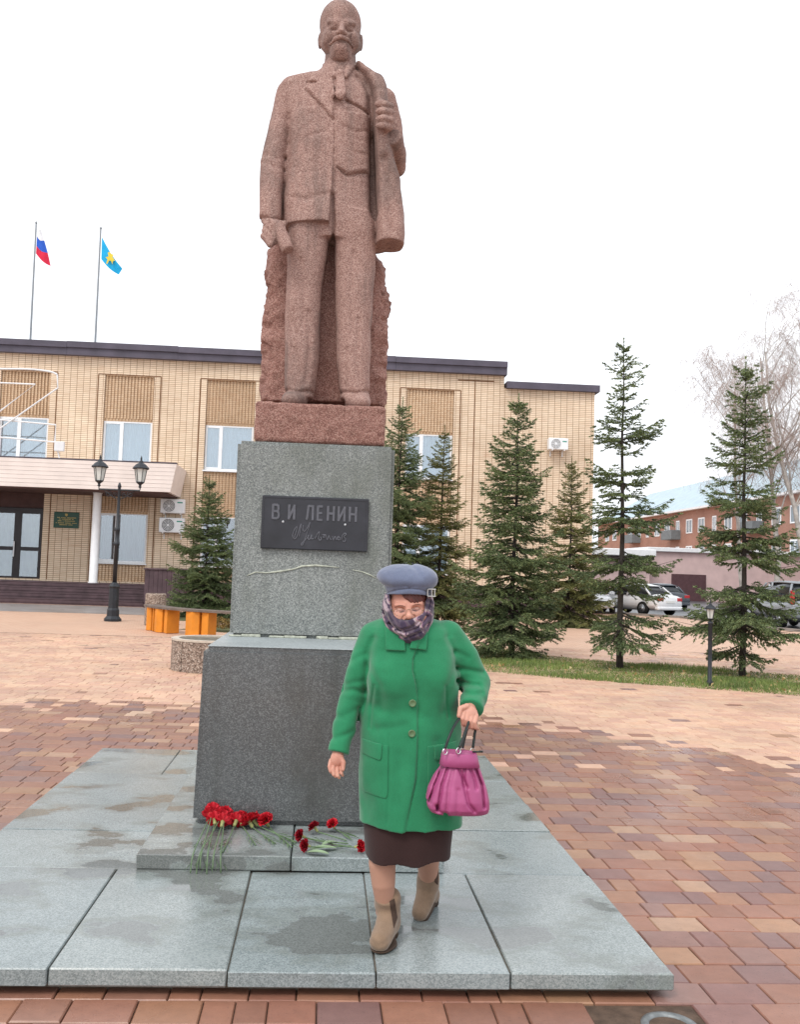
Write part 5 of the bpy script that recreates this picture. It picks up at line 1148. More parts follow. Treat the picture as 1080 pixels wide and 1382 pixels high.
for a_, w_, d_ in (([(506, 862), (498, 878), (495.5, 905), (494, 935)], .014, .008), ([(486, 960), (484, 985)], .008, .010), ([(606, 862), (615, 880), (618.5, 905), (621, 925)], .014, .008), 
                   ([(460, 938), (476, 934), (492, 938)], .012, .009), ([(464, 930), (478, 924), (490, 922)], .012, .006), ([(452, 972), (464, 970), (480, 962)], .014, .005), ([(622, 905), (640, 908), (658, 912)], .012, .010), ([(620, 921), (634, 926), (650, 927)], .010, .010), ([(626, 936), (640, 938), (652, 936)], .010, .006),
                   ([(505, 925), (503, 950), (500, 985)], .006, .004), ([(601, 925), (603, 945), (607, 970)], .006, .005), ([(500, 955), (530, 962), (560, 958)], .03, .006), ([(566, 966), (590, 970), (618, 962)], .03, .006), ([(525, 990), (525, 1060), (522, 1110)], .004, .0025), ([(540, 1020), (535, 1080)], .03, .006), ([(497, 900), (512, 925), (516, 960)], .016, .007), ([(616, 900), (604, 925), (600, 960)], .016, .007), ([(520, 880), (516, 905)], .02, .004), ([(510, 985), (545, 978)], .02, .006), ([(612, 1090), (600, 1050), (590, 1000)], .02, .006), ([(470, 900), (484, 890), (494, 885)], .012, .005), ([(636, 890), (626, 884), (618, 882)], .012, .005), ([(450, 1000), (462, 996), (476, 990)], .012, .005), ([(585, 1030), (590, 1110)], .04, .006), ([(505, 1085), (503, 1120)], .03, .004)): F.groove(a_, 3.80, w_, d_)
v.field(((-9, 0, 0), (9, 9, 9)), lambda X, Y, Z: .007*vnoise(X, Y, Z, 9, 12)+.007*vnoise(X*1.0, Y, Z*.45, 20, 14)+.0025*vnoise(X, Y, Z, 30, 13))
coat_me = v.mesh('coat'); coat = link('coat', coat_me, M_coat, woman); coat['label'] = 'knee-length green wool coat with two buttons and flap pockets'
def bvh(me): return BVHTree.FromPolygons([tuple(q.co) for q in me.vertices], [tuple(q.vertices) for q in me.polygons])
def patch(par, nm, tree, P4, mt, yr, off=.004, th=.006, nu=14, nv=8, ystart=3.3, rnd_=0.0, sub=1):
    """a cloth piece lying on a form: corners clockwise from top left (photo points), dropped onto the surface along +y"""
    q = MB(); v_ = []; A, B, C_, D = [Vector((*x, 0)) for x in P4]
    for j in range(nv+1):
        for i in range(nu+1):
            u, t = i/nu, j/nv
            if rnd_:                                                      # round the lower corners
                e = max(0, (t-(1-rnd_))/rnd_); sq = 1-.5*rnd_*(1-math.sqrt(max(0, 1-e*e)))*nv/nu*1.6; u = .5+(u-.5)*sq
            p = A.lerp(B, u).lerp(D.lerp(C_, u), t); w_ = U(p.x, p.y, yr); hit = tree.ray_cast(Vector((w_.x, ystart, w_.z)), Vector((0, 1, 0)))
            y_ = hit[0].y if hit[0] is not None and hit[0].y < yr+.16 else yr+.08
            v_.append((w_.x, y_-off, w_.z))
    q.add(v_, [(j*(nu+1)+i, j*(nu+1)+i+1, (j+1)*(nu+1)+i+1, (j+1)*(nu+1)+i) for j in range(nv) for i in range(nu)])
    me = q.mesh(nm, False); o = link(nm, me, mt, par, True)
    s_ = o.modifiers.new('solid', 'SOLIDIFY'); s_.thickness = th; s_.offset = 0
    b_ = o.modifiers.new('bevel', 'BEVEL'); b_.width = th*.3; b_.segments = 2; b_.limit_method = 'ANGLE'
    return o
tc_ = bvh(coat_me)
patch(coat, 'collar', tc_, [(521, 846), (546, 860), (546.5, 877.5), (520.5, 877)], M_coat, 3.80, .010, .009)
patch(coat, 'collar', tc_, [(556, 861), (578, 846), (575, 877), (552, 874)], M_coat, 3.80, .010, .009)
patch(coat, 'pocket', tc_, [(490, 1004), (524, 1006), (523, 1077), (490, 1072)], M_coat, 3.79, .002, .004, 18, 26, rnd_=.16)
patch(coat, 'pocket_flap', tc_, [(490, 1001), (516, 1004), (514.5, 1026), (490, 1021)], M_coat, 3.79, .007, .006, rnd_=.3)
patch(coat, 'pocket', tc_, [(577, 1006), (616, 1003), (616, 1072), (577, 1077)], M_coat, 3.79, .002, .004, 18, 26, rnd_=.16)
patch(coat, 'pocket_flap', tc_, [(586, 1006), (618, 1002), (617, 1022), (587, 1026)], M_coat, 3.79, .007, .006, rnd_=.3)
M_btn = plain('green_button', C('#6f8d63', .6), .35, .2, 60, spec=.5)
for c_ in ((557, 949), (556, 989.5)):
    w_ = U(*c_, 3.77); h_ = tc_.ray_cast(Vector((w_.x, 3.3, w_.z)), Vector((0, 1, 0)))[0]; me = MB().lathe((0, 0, 0), [(.0135, 0), (.0155, .003), (.0145, .006), (.011, .0058), (.009, .0045), (.001, .004)], 20).mesh('button')
    for q_ in me.vertices: q_.co = Vector((w_.x+q_.co.x, h_.y-.001-q_.co.z, w_.z+q_.co.y))
    link('button', me, M_btn, coat, True)
# skirt
zs = U(550, 1163, 3.83).z
v = Vol((.10, 3.72, zs-.03), (.68, 4.20, zhem+.12), .005)
v.add(zloft(rows([(1085, 493, 612), (1120, 491, 611), (1140, 492, 608), (1180, 494, 604)], 3.92, [.165, .172, .176, .18], 3.955), 2.6, lambda X, Y, Z: zs-Z-.005*np.sin((X-.2)*13)), .003)
v.sub(zloft([(zs-.2, *r_[1:]) if i == 0 else (r_[0]-.0, *r_[1:]) for i, r_ in enumerate(sorted(rows([(1152, 498, 601), (1200, 500, 598)], 3.92, [.155, .165], 3.955)))], 2.6), .01)
v.field(((-9, 0, 0), (9, 9, 9)), lambda X, Y, Z: .006*np.sin(X*42)*np.clip((zhem-Z)*6, 0, 1)+0*Y)
link('skirt', v.mesh('skirt'), M_skirt, woman)
# legs
v = Vol((.12, 3.70, .12), (.66, 4.32, .62), .005)
v.add(chain([P(522, 1080, 3.95), P(518, 1130, 3.915), P(516, 1165, 3.89), P(517.5, 1190, 3.89), P(519, 1214, 3.905), P(519, 1230, 3.93)], [.07, .060, .0555, .049, .039, .036]), .015)
v.add(chain([P(580, 1080, 4.0), P(578, 1135, 4.05), P(578, 1160, 4.13), P(578, 1180, 4.19), P(577.5, 1192, 4.215)], [.075, .060, .050, .042, .036]), .015)
link('leg', v.mesh('leg'), M_tights, woman)
# boots
def boot(nm, pts, rad, heel, cutz, gus):
    v = Vol((.16, 3.66, .085), (.66, 4.42, .46), .004); v.add(chain(pts, rad), .02)
    for c_, r_ in heel: v.add(ell(c_, r_), .025)
    if cutz is not None: v.sub(rbox((.4, 4, cutz-.25), (1, 1, .25), .001), .004)
    return v
tz = U(520, 1209, 3.90).z
v = Vol((.16, 3.66, .095), (.48, 4.10, .46), .0035)
v.add(cyl((U(520, 1230, 3.915).x, 3.925, .24), (U(520.5, 1209, 3.90).x, 3.90, tz), .046, .004), .01)
v.add(chain([(.322, 3.918, .27), (.320, 3.925, .225), (.312, 3.90, .195), (.300, 3.86, .168), (.286, 3.825, .150), (.277, 3.803, .143)], [.046, .046, .044, .043, .044, .042]), .02)
v.add(ell((.330, 3.955, .175), (.042, .046, .055)), .03); v.add(cap((.304, 3.88, .14), (.328, 3.95, .15), .036, .038), .02)
v.sub(rbox((.3, 3.9, -.137), (1, 1, .25), .001), .003)
Fb = Front(v, 3.93); Fb.groove([(498, 1262), (510, 1268), (526, 1262)], 3.82, .008, .002)
b1 = link('boot', v.mesh('boot'), M_suede, woman)
Rz = np.array([[.95, .31, 0], [-.31, .95, 0], [0, 0, 1]])
v = Vol((.2, 3.72, .09), (.42, 4.06, .15), .0035)
v.add(chain([(.280, 3.808, .107), (.300, 3.86, .108)], [.036, .036], (2, .22)), .01); v.add(rbox((.329, 3.950, .118), (.024, .028, .017), .006, Rz), .004); v.add(chain([(.300, 3.86, .108), (.322, 3.925, .122)], [.030, .024], (2, .3)), .02)
v.sub(rbox((.3, 3.9, -.1490), (1, 1, .25), .001), .001)
link('sole', v.mesh('sole'), M_sole, b1)
patch(b1, 'elastic_panel', bvh(b1.data), [(525, 1212), (532, 1209), (536, 1236), (530, 1244)], M_elastic, 3.9, .001, .003, 6, 10)
v = Vol((.38, 4.02, .09), (.66, 4.40, .46), .0035)
v.add(cyl(P(577.5, 1196, 4.225), P(579, 1171, 4.185), .046, .004), .01)
v.add(chain([P(578, 1186, 4.21), P(577, 1198, 4.225), P(573.5, 1213, 4.20), P(569, 1226, 4.17), P(567, 1231, 4.155)], [.046, .046, .043, .039, .036]), .02)
v.add(ell(P(582, 1206, 4.268), (.040, .045, .045)), .03)
b2 = link('boot', v.mesh('boot'), M_suede, woman)
v = Vol((.38, 4.05, .09), (.66, 4.42, .36), .0035)
v.add(chain([P(568.5, 1236.5, 4.168), P(573.5, 1226, 4.215), P(580, 1215, 4.265), P(583.5, 1211, 4.30)], [.034, .036, .033, .032]), .01); v.add(cap(P(583, 1213, 4.295), P(585.5, 1217, 4.325), .026, .024), .01)
link('sole', v.mesh('sole'), M_sole, b2)
patch(b2, 'elastic_panel', bvh(b2.data), [(584, 1174), (591, 1170), (590.5, 1192), (585.5, 1186)], M_elastic, 4.2, .001, .003, 6, 10)
# head
v = Vol((.20, 3.70, 1.30), (.52, 4.02, 1.66), .0024)
v.add(ell(P(551, 812, 3.885), (.078, .10, .105)), .01); v.add(ell(P(551.3, 826, 3.855), (.072, .075, .065)), .03); v.add(ell(P(551.5, 843, 3.845), (.056, .06, .05)), .04)
v.add(cap(P(551, 850, 3.90), P(551, 880, 3.93), .055, .06), .03)
v.add(cap(P(535, 816.5, 3.800), P(546, 817.5, 3.785), .009), .012); v.add(cap(P(557, 816.5, 3.785), P(568, 814.5, 3.800), .009), .012)
for c_ in ((540.5, 823.5), (562, 821.8)): v.sub(ell(P(*c_, 3.780), (.017, .016, .010)), .012); v.add(ell(P(*c_, 3.802), (.0155, .014, .0105)), .004)
v.add(cap(P(551, 819, 3.790), P(552, 831, 3.764), .0085, .0115), .010); v.add(ell(P(552.2, 832, 3.763), (.0125, .012, .0115)), .006); v.add(cap(P(548, 833, 3.773), P(556.2, 832.6, 3.773), .0088), .005)
for c_ in ((537, 833), (566.5, 831.5)): v.add(ell(P(*c_, 3.812), (.026, .022, .022)), .025)
F = Front(v, 3.86)
for a_ in ([(545.5, 831), (543, 835.5), (541.5, 840)], [(558.5, 830.5), (561.5, 835), (563, 839)]): F.groove(a_, 3.785, .004, .005)
for a_ in ([(535, 825.5), (540.5, 827), (546, 825.5)], [(557, 824), (562, 825), (567.5, 823)]): F.groove(a_, 3.79, .0025, .0035)
for s_, a_ in ((0, [(535.5, 823.5), (540.5, 825.3), (545.5, 824)]), (1, [(557, 822.4), (562, 823.4), (567, 821.5)])): F.groove(a_, 3.79, .0022, .004)
head_me = v.mesh('head'); head = link('head', head_me, M_skin, woman); th_ = bvh(head_me)
def on(tree, px, py, yr, off): w_ = U(px, py, yr); h_ = tree.ray_cast(Vector((w_.x, 3.3, w_.z)), Vector((0, 1, 0)))[0]; return Vector((w_.x, (h_.y if h_ is not None else yr)-off, w_.z))
M_brow = plain('eyebrow_brown', C('#8a6250', .6), .8, .2, 30)
for a_ in ([(534, 819), (536.5, 817.6), (540, 816.8), (543.5, 817.2), (546.5, 818.6)], [(556.5, 817.3), (559, 815.8), (562, 815.1), (566, 815.3), (569, 816.6)]):
    part(head, 'eyebrow', MB().tube([on(th_, *c_, 3.79, .0008) for c_ in a_], [.0008, .0014, .0018, .0015, .0008], 6), M_brow, True)
for a_ in ([(535.5, 824.6), (540.5, 826.2), (545.5, 825)], [(557, 823.2), (562, 824.4), (567, 822.6)]):
    part(head, 'eyelashes', MB().tube([on(th_, *c_, 3.79, .0006) for c_ in a_], .0012, 5), M_hair, True)
# hair under the beret
hp = Front(v, 9).xz([(540, 794), (541, 800), (545, 806), (551, 811), (558, 814.5), (566, 815), (573, 813), (577, 809.5), (580, 800), (580, 790)], 3.79)
v = Vol((.22, 3.72, 1.46), (.50, 4.02, 1.62), .003); fn_, bb_ = ell(P(551, 811, 3.885), (.0835, .108, .111)); v.add((lambda X, Y, Z: np.maximum(fn_(X, Y, Z), np.where(Y < 3.86, poly2(X, Z, hp), U(551, 830, 3.95).z-Z))+.0012*np.sin(X*420+Z*260), bb_), .004)
link('hair', v.mesh('hair'), M_hair, woman)
# spectacles
M_wire = plain('thin_gold_wire', C('#8d7a55', .6), .3, .1, 20, metal=.6); sp_ = part(woman, 'glasses', MB().tube([P(549, 823.4, 3.765), P(551.3, 822, 3.762), P(553.5, 823, 3.765)], .0013, 6), M_wire, True)
a = N('spectacle_lens'); tr = a.n('ShaderNodeBsdfTransparent'); gl = a.n('ShaderNodeBsdfGlossy'); gl.inputs[1].default_value = .02; ms_ = a.n('ShaderNodeMixShader'); ms_.inputs[0].default_value = .07; a.l(tr.outputs[0], ms_.inputs[1]); a.l(gl.outputs[0], ms_.inputs[2]); a.l(ms_.outputs[0], a.o.inputs[0]); M_lens = a.m
for c_, s in ((540.5, -1), (562, 1)):
    o_ = U(c_, 825.5-s*.6, 3.772); ring = [(o_.x+.0245*math.cos(k*.2618), 3.770+.006*math.cos(k*.2618)*s, o_.z+.0165*math.sin(k*.2618)) for k in range(25)]
    part(sp_, 'rim', MB().tube(ring, .0005, 5, False), M_wire, True)
    q = MB(); q.add([(o_.x, 3.768, o_.z)]+ring[:24], [(0, k+1, (k+1) % 24+1) for k in range(24)]); part(sp_, 'lens', q, M_lens, True)
    part(sp_, 'temple', MB().tube([(o_.x+s*.0245, 3.776, o_.z+.003), (o_.x+s*.037, 3.80, o_.z+.006), (o_.x+s*.046, 3.87, o_.z+.008)], .0011, 5), M_wire, True)
# beret
v = Vol((.18, 3.70, 1.48), (.54, 4.06, 1.69), .003)
c0 = U(551, 803, 3.875); zb0 = U(551, 803.5, 3.78).z
def bandcut(X, Y, Z): u = (X-c0.x)/.095; return (zb0-.002+.010*(1-u*u)*np.clip((3.9-Y)/.1, -.6, 1))-Z
v.add(zloft([(zb0-.03, c0.x, 3.875, .092, .106), (zb0+.03, c0.x, 3.875, .094, .107)], 2.0, bandcut), .002)
Rt = np.array([[1, 0, -.05], [0, 1, .10], [.05, -.10, 1]])
v.add(ell(P(549.8, 781.5, 3.885), (.123, .126, .048), Rt), .004); v.add(ell(P(546, 777.5, 3.88), (.098, .105, .050), Rt), .03); v.add(ell(P(566, 779.5, 3.87), (.068, .08, .047), Rt), .03)
F = Front(v, 3.95); F.groove([(558, 763), (562, 768), (566, 776)], 3.80, .012, .005); F.groove([(523, 801), (536, 796.5), (551, 794.5), (566, 795.5), (580, 799)], 3.78, .004, .005)
v.field(((-9, 0, 0), (9, 9, 9)), lambda X, Y, Z: .008*vnoise(X, Y, Z, 18, 15)+.002*vnoise(X, Y, Z, 60, 16))
beret = link('beret', v.mesh('beret'), M_beret, woman); beret['label'] = 'soft blue-grey felt beret with a band and metal buckle'
bk = U(583, 800, 3.80); q = MB()
for A, B in (((-.020, -.016), (.016, -.012)), ((-.020, .013), (.016, .017)), ((-.020, -.016), (-.016, .017)), ((.000, -.016), (.004, .017)), ((.013, -.016), (.017, .017))): q.cbox((bk.x+A[0], 3.812+A[0]*.9, bk.z+A[1]), (bk.x+B[0], 3.822+B[0]*.9, bk.z+B[1]), .0008)
part(beret, 'buckle', q, plain('silver_buckle', C('#d6d3cf', .8), .25, .1, 20, metal=.8))
# scarf wound up over the mouth
v = Vol((.18, 3.68, 1.28), (.54, 4.06, 1.56), .0032)
v.add(zloft(rows([(803, 521, 584), (812, 516.5, 587.5), (825, 515, 587), (838, 517.5, 584.5), (848, 521, 580), (858, 528, 574), (868, 541, 564)], 3.85, [.095, .105, .113, .118, .115, .102, .075], [3.885, 3.88, 3.875, 3.868, 3.862, 3.858, 3.855]), 2.1), .004)
v.sub(ell(P(551, 812, 3.775), (.0785, .115, .070)), .010); v.sub(ell(P(544, 820, 3.76), (.056, .08, .050)), .010); v.sub(ell(P(551, 800, 3.86), (.084, .105, .07)), .010)
F = Front(v, 3.9)
for a_, w_, d_ in (([(520, 826), (530, 846), (545, 853), (562, 848), (578, 832)], .005, .010), ([(526, 842), (540, 851), (556, 846), (566, 838)], .005, .009), ([(530, 856), (548, 861), (568, 853), (580, 842)], .005, .009), ([(572, 838), (580, 822), (583, 810)], .005, .008), ([(517, 820), (523, 838)], .005, .008)): F.groove(a_, 3.77, w_, d_)
v.field(((-9, 0, 0), (9, 9, 9)), lambda X, Y, Z: .010*vnoise(X, Y, Z, 30, 18))
scarf = link('scarf', v.mesh('scarf'), M_scarf, woman); scarf['label'] = 'mauve and purple patterned scarf pulled up over the chin'
# hands
v = Vol((-.01, 3.76, .72), (.16, 3.93, .98), .0021)
v.add(cap(P(457, 1010, 3.87), P(456, 1019, 3.858), .023, .022), .005); v.add(ell(P(454.5, 1026, 3.848), (.027, .021, .031)), .016)
for Q, r_ in (([(446.5, 1026), (444.5, 1034), (446, 1040.5), (448.5, 1043)], .0080), ([(450.5, 1029), (449.5, 1038), (450.5, 1045), (453, 1047.5)], .0086), ([(455.5, 1030), (455, 1040), (456, 1047), (458, 1049)], .0088), ([(460, 1029), (460.5, 1037.5), (461, 1043.5), (462.5, 1046)], .0085)):
    yy_ = (3.850, 3.836, 3.830, 3.836); v.add(chain([P(*Q[k], yy_[k]-(.004 if r_ > .0085 else 0)) for k in range(4)], [r_*1.0, r_*.92, r_*.85, r_*.74]), .0018)
v.add(chain([P(459, 1021, 3.845), P(463.5, 1029, 3.832), P(463, 1038, 3.824)], [.012, .0105, .008]), .006)
link('hand', v.mesh('hand'), M_skin, woman)
v = Vol((.53, 3.66, .98), (.73, 3.86, 1.16), .0021)
v.add(cap(P(635.5, 950, 3.815), P(634, 958, 3.785), .024, .024), .005); v.add(ell(P(634, 964, 3.770), (.034, .027, .030)), .016)
for k in range(4):
    x_ = 625.5+5.4*k; y0_ = 961+1.6*k
    v.add(chain([P(x_+1, y0_, 3.758), P(x_-1, y0_+9, 3.738), P(x_, y0_+17-abs(k-1.4)*1.2, 3.742), P(x_+2.5, y0_+19-abs(k-1.4)*1.2, 3.762)], [.0108, .0100, .0094, .008]), .003)
v.add(chain([P(630, 953, 3.765), P(621.5, 956, 3.750), P(619.5, 966, 3.738)], [.0125, .0108, .0085]), .006)
link('hand', v.mesh('hand'), M_skin, woman)
# ================================================================== the handbag
a = N('magenta_leather'); a.set(a.ramp(a.noise(7, 6), [(.3, C('#b04a80', .66)), (.7, C('#c8649a', .68))]), a.ramp(a.noise(20, 4), [(.3, .36), (.7, .5)]), .45); a.bump(a.noise(180, 4), .15, .002); M_bag = a.m
bag = thing('handbag', tuple(U(619, 1100, 3.72)), 'gathered magenta-pink leather handbag with dark handles held by the woman', 'handbag')
v = Vol((.38, 3.56, .52), (.82, 3.88, .90), .0036)
YG = 3.71
v.add(zloft(rows([(1030, 598, 645), (1037, 594, 649), (1050, 586, 653.5), (1065, 579, 658.5), (1080, 576, 661.5), (1091, 578, 662), (1097, 582, 660.5), (1100.5, 590, 654)], YG-.03, [.045, .055, .068, .078, .084, .082, .070, .04], YG), 2.6), .006)
F = Front(v, YG+.03)
for a_, w_, d_ in (([(607, 1034), (597, 1060), (591, 1094)], .006, .014), ([(613, 1034), (606, 1062), (602, 1098)], .008, .008), ([(619, 1034), (626, 1052), (630, 1062)], .006, .014), ([(628, 1034), (626, 1058), (632, 1084), (640, 1094)], .007, .013), ([(634, 1034), (641, 1052), (643, 1064)], .006, .011), ([(643, 1038), (652, 1062), (654, 1090)], .006, .012), ([(600, 1036), (588, 1062), (581, 1084)], .006, .010), ([(590, 1088), (594, 1096), (604, 1100)], .007, .010), ([(618, 1066), (616, 1098)], .010, .006)): F.groove(a_, YG-.06, w_, d_)
link('body', v.mesh('body'), M_bag, bag)
q = MB(); v_ = []; n = 44
for (py, L, R_x, ry) in ((1034.5, 595, 648.5, .056), (1034, 594.4, 649, .060), (1025, 596.5, 647, .055), (1017, 598, 645, .052), (1016, 599, 644.5, .049), (1018, 600.5, 643, .046), (1026, 601, 643, .044)):
    A, B = U(L, py-1.2, YG-.03), U(R_x, py+1.6, YG-.03); cx_, rx_ = (A.x+B.x)/2, (B.x-A.x)/2
    for k in range(n):
        t = k*6.28318/n; cs, sn = math.cos(t), math.sin(t); ux = math.copysign(abs(cs)**.75, cs); v_.append((cx_+rx_*ux, YG+ry*math.copysign(abs(sn)**.75, sn), A.z+(B.z-A.z)*(ux*.5+.5)))
q.add(v_, [(i*n+k, i*n+(k+1) % n, (i+1)*n+(k+1) % n, (i+1)*n+k) for i in range(6) for k in range(n)]+[tuple(range(6*n, 7*n))]); part(bag, 'top_band', q, M_bag, True)
M_strap = plain('dark_green_strap', C('#2f3b3a', .5), .4, .2, 12); M_ring = plain('polished_steel', C('#dfe0e2', .85), .15, .05, 20, metal=.95)
def ringat(px, py, y_, r0=.012, tilt=.6):
    c_ = U(px, py, y_); part(bag, 'ring', MB().tube([(c_.x+r0*math.cos(k*.3142)*math.cos(tilt), y_+r0*math.cos(k*.3142)*math.sin(tilt), c_.z+r0*math.sin(k*.3142)) for k in range(21)], .0024, 6, False), M_ring, True)
for a_, y_ in (((601, 1014), YG-.055), ((619, 1013), YG-.058), ((624, 1013), YG+.045), ((638, 1013), YG+.048)): ringat(*a_, y_)
for Q in ([(601, 1010, YG-.055), (606, 995, YG-.045), (614, 978, YG-.01), (622, 968, 3.745), (630, 966, 3.755), (633, 972, YG+.03), (628, 988, YG-.02), (620, 1009, YG-.058)], [(624.5, 1009, YG+.045), (628, 993, YG+.05), (633, 976, 3.765), (638, 968, 3.765), (643, 974, 3.78), (641, 990, YG+.06), (638.5, 1009, YG+.048)]):
    part(bag, 'handle', MB().tube(arc([P(*c_) for c_ in Q], 5), .0055, 8), M_strap, True)
part(bag, 'zip_pull', MB().tube([P(638, 1014.5, YG-.01), P(652, 1014, YG-.02)], .004, 6), M_strap, True)
# ================================================================== carnations on the step
rnd = random.Random(17)
a = N('carnation_petals'); r_ = a.n('ShaderNodeNewGeometry').outputs['Random Per Island']; a.set(a.ramp(r_, [(0, C('#b3101f', .75)), (.5, C('#d8182c', .8)), (1, C('#f03a48', .85))]), .6, .3); M_pet = a.m
a = N('dark_red_petals'); r_ = a.n('ShaderNodeNewGeometry').outputs['Random Per Island']; a.set(a.ramp(r_, [(0, C('#8a0c1c', .7)), (1, C('#c01a30', .75))]), .6, .3); M_pet2 = a.m
M_stem = plain('carnation_stem', C('#7f9a72', .55), .6, .25, 20); M_cal = plain('calyx', C('#b5b878', .6), .6, .2, 20); M_leaf = plain('pale_leaf', C('#a9c29a', .6), .5, .2, 15)
def bloom_mesh(seed, r=.042):
    """ruffled petals in layers, opening towards +z, calyx at the origin"""
    g = random.Random(seed); q = MB()
    for lay, (n, el, ln) in enumerate(((9, .12, 1.0), (9, .45, 1.0), (8, .8, .95), (7, 1.1, .9), (5, 1.4, .8))):
        for k in range(n):
            az = k*6.283/n+lay*.4+g.uniform(-.2, .2); d = Vector((math.cos(az)*math.cos(el), math.sin(az)*math.cos(el), math.sin(el))); s = Vector((-math.sin(az), math.cos(az), 0)); o = Vector((0, 0, .012)); L = r*ln*g.uniform(.85, 1.1); v = [o]
            m_ = 6
            for i in range(m_+1):
                u = i/m_*2-1; ed = L*(1-.18*u*u)*(1+(.10 if i % 2 else -.06)); v.append(o+d*ed+s*u*L*.52+Vector((0, 0, g.uniform(-.005, .005)))+d.cross(s)*(.006*math.sin(i*2.4+g.random())))
            mid = [o+(p-o)*.55+d.cross(s)*g.uniform(-.003, .003) for p in v[1:]]; b = 1+m_+1; v += mid
            q.add(v, [(0, b+i, b+i+1) for i in range(m_)]+[(b+i, 1+i, 2+i, b+i+1) for i in range(m_)])
    return q
bl = [bloom_mesh(k).mesh('bloom', False) for k in range(4)]
for b_ in bl[:3]: b_.materials.append(M_pet)
bl[3].materials.append(M_pet2)
cal = MB().lathe((0, 0, -.026), [(.0035, 0), (.0085, .004), (.0095, .02), (.0105, .034), (.0135, .042)], 10).mesh('calyx'); cal.materials.append(M_cal)
def carnation(head, face, stem_pts, label, group, kind=0, scale=1.0):
    """head centre, direction the bloom opens to, points the stem passes through after the calyx"""
    head = Vector(head); face = Vector(face).normalized(); t = thing('carnation', tuple(head), label, 'flower', group); Rq = face.to_track_quat('Z', 'Y').to_euler()
    b = link('bloom', bl[kind], None, t, True, loc=(0, 0, 0)); b.rotation_euler = Rq; b.scale = (scale,)*3
    c = link('calyx', cal, None, t, True, loc=(0, 0, 0)); c.rotation_euler = Rq; c.scale = (scale,)*3
    P_ = [head-face*.022]+[Vector(p) for p in stem_pts]; link('stem', MB().tube([p-head for p in arc(P_, 4)], .0034, 6).mesh('stem'), M_stem, t, True, loc=(0, 0, 0))
    if kind < 3:
        q = MB(); k = P_[1]; d = (P_[-1]-P_[1]).normalized(); s = d.cross(Vector((0, 0, 1))).normalized()
        for u in (.2, .45, .7):
            o = P_[1].lerp(P_[-1], u)-head+Vector((0, 0, .004))
            for sg in (-1, 1): q.add([o, o+d*.05+s*sg*.014+Vector((0, 0, .006)), o+d*.105+s*sg*.032+Vector((0, 0, .002)), o+d*.055+s*sg*.022], [(0, 1, 2, 3)])
        link('leaf', q.mesh('leaf', False), M_stem, t, loc=(0, 0, 0))
zst = SZ+.004
LA, GA = 'red carnation in the bunch whose stems hang over the step edge', 'carnations hanging over the step edge'
for (hx, hy, yd), (ex, ey) in zip(((283, 1101, 5.265), (297, 1103, 5.25), (290, 1108, 5.22), (300, 1111, 5.20), (287, 1096, 5.29), (303, 1101, 5.28)), ((257, 1178), (264, 1188), (279, 1180), (287, 1172), (270, 1172), (298, 1178))):
    h = U(hx, hy, yd); h.z = max(h.z, SZ+.034); e = U(ex, ey, 4.715); edge = Vector((h.x+(e.x-h.x)*.82, 4.76, SZ+.012)); m1 = h.lerp(edge, .45); m1.z = SZ+.03+rnd.uniform(0, .02)
    carnation(h, (h.x-m1.x+rnd.uniform(-.1, .1), .9, .35+rnd.uniform(-.1, .2)), [m1, edge, e], LA, GA, rnd.randrange(3), 1.05)
LB, GB_ = 'red carnation lying in a row against the foot of the pedestal', 'carnations in a row at the pedestal foot'
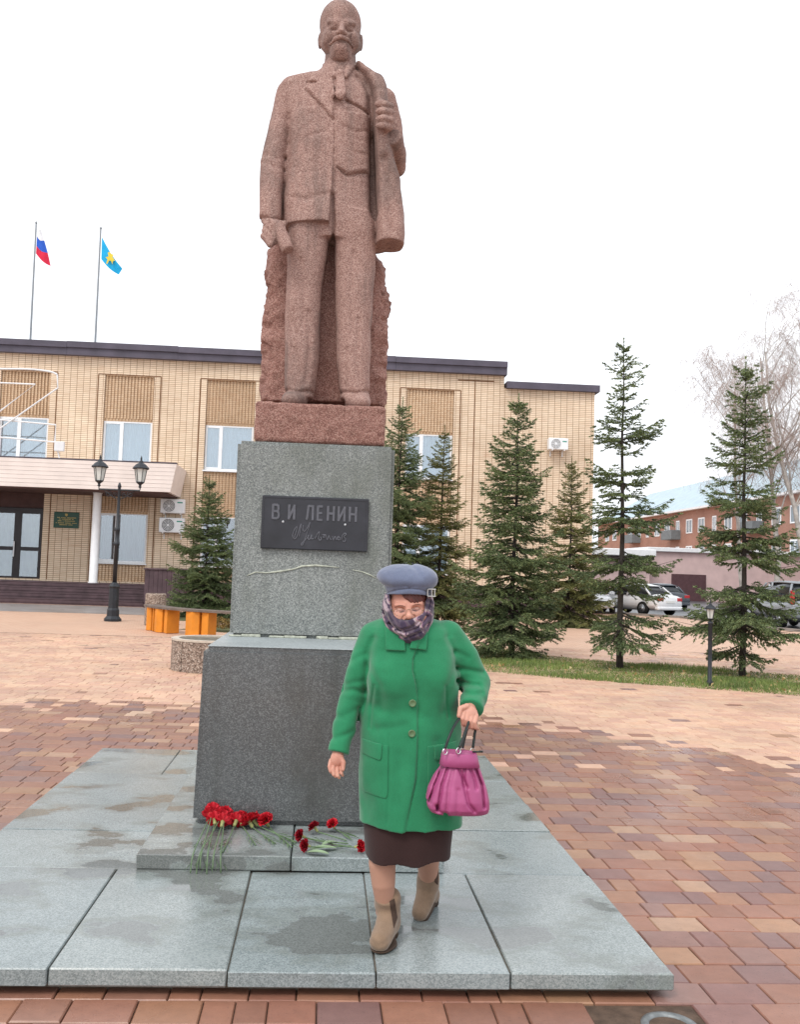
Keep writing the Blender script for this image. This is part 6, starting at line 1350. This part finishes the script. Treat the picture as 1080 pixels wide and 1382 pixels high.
for (hx, hy, yd), (ex, ey), fc in (((318, 1110, 5.25), (300, 1150), (.2, .8, .4)), ((326, 1106, 5.275), (345, 1140), (-.2, .7, .6)), ((338, 1113, 5.24), (372, 1138), (-.5, .3, .7)), ((360, 1110, 5.26), (394, 1143), (-.4, -.2, .8)), ((344, 1108, 5.27), (400, 1136), (-.6, .1, .7))):
    h = U(hx, hy, yd); h.z = SZ+.036; e = G(ex, ey, SZ+.008); m1 = h.lerp(e, .4); m1.z = SZ+.016; carnation(h, fc, [m1, e], LB if hx != 360 else 'red carnation at the far end of the pedestal row, its face turned up and outward', GB_, rnd.randrange(3), 1.08)
LC, GC_ = "dark red flower in the small bunch lying beside the woman's skirt", 'flowers in the small bunch'
for (hx, hy), (ex, ey), fc, kd in (((408, 1128), (470, 1138), (-.8, -.3, .4), 3), ((415, 1141), (474, 1141), (-.8, -.4, .3), 3), ((426, 1118), (468, 1134), (-.6, .2, .7), 3), ((450, 1114), (470, 1128), (-.4, -.3, .8), 0), ((483, 1142), (424, 1133), (.9, -.4, .3), 0)):
    e = G(ex, ey, SZ+.008); h = G(hx, hy, SZ+.034); m1 = h.lerp(e, .4); m1.z = SZ+.016; carnation(h, fc, [m1, e], {450: 'bright red carnation lying alone above the small dark red bunch, against the block', 483: "bright red carnation touching the woman's skirt, at the stem end of the small bunch"}.get(hx, LC), GC_, kd, .78)
for i_, (cx_, cy_, an, L) in enumerate(((436, 1145, .3, .075), (429, 1151, -.2, .06), (445, 1138, .6, .05))):
    c_ = G(cx_, cy_, SZ+.012); q = MB(); n = 10; v_ = []
    for i in range(n+1):
        u = i/n*2-1; w_ = L*.34*math.sqrt(max(0, 1-u*u)); x_, y_ = math.cos(an)*u*L/1, math.sin(an)*u*L
        v_ += [(c_.x+x_-math.sin(an)*w_, c_.y+y_+math.cos(an)*w_, c_.z+.012*(1-u*u)), (c_.x+x_, c_.y+y_, c_.z+.004*(1-u*u)), (c_.x+x_+math.sin(an)*w_, c_.y+y_-math.cos(an)*w_, c_.z+.012*(1-u*u))]
    q.add(v_, [f_ for i in range(n) for f_ in ((3*i, 3*i+3, 3*i+4, 3*i+1), (3*i+1, 3*i+4, 3*i+5, 3*i+2))]); o = link('loose_leaf', q.mesh('loose_leaf', False), M_leaf, None, True)
    tag(o, ('broad pale green leaf lying on the small red bunch', 'smaller pale leaf lying at the step edge under the small red bunch', 'narrow pale leaf tucked between the stems of the small red bunch')[i_], 'leaf')
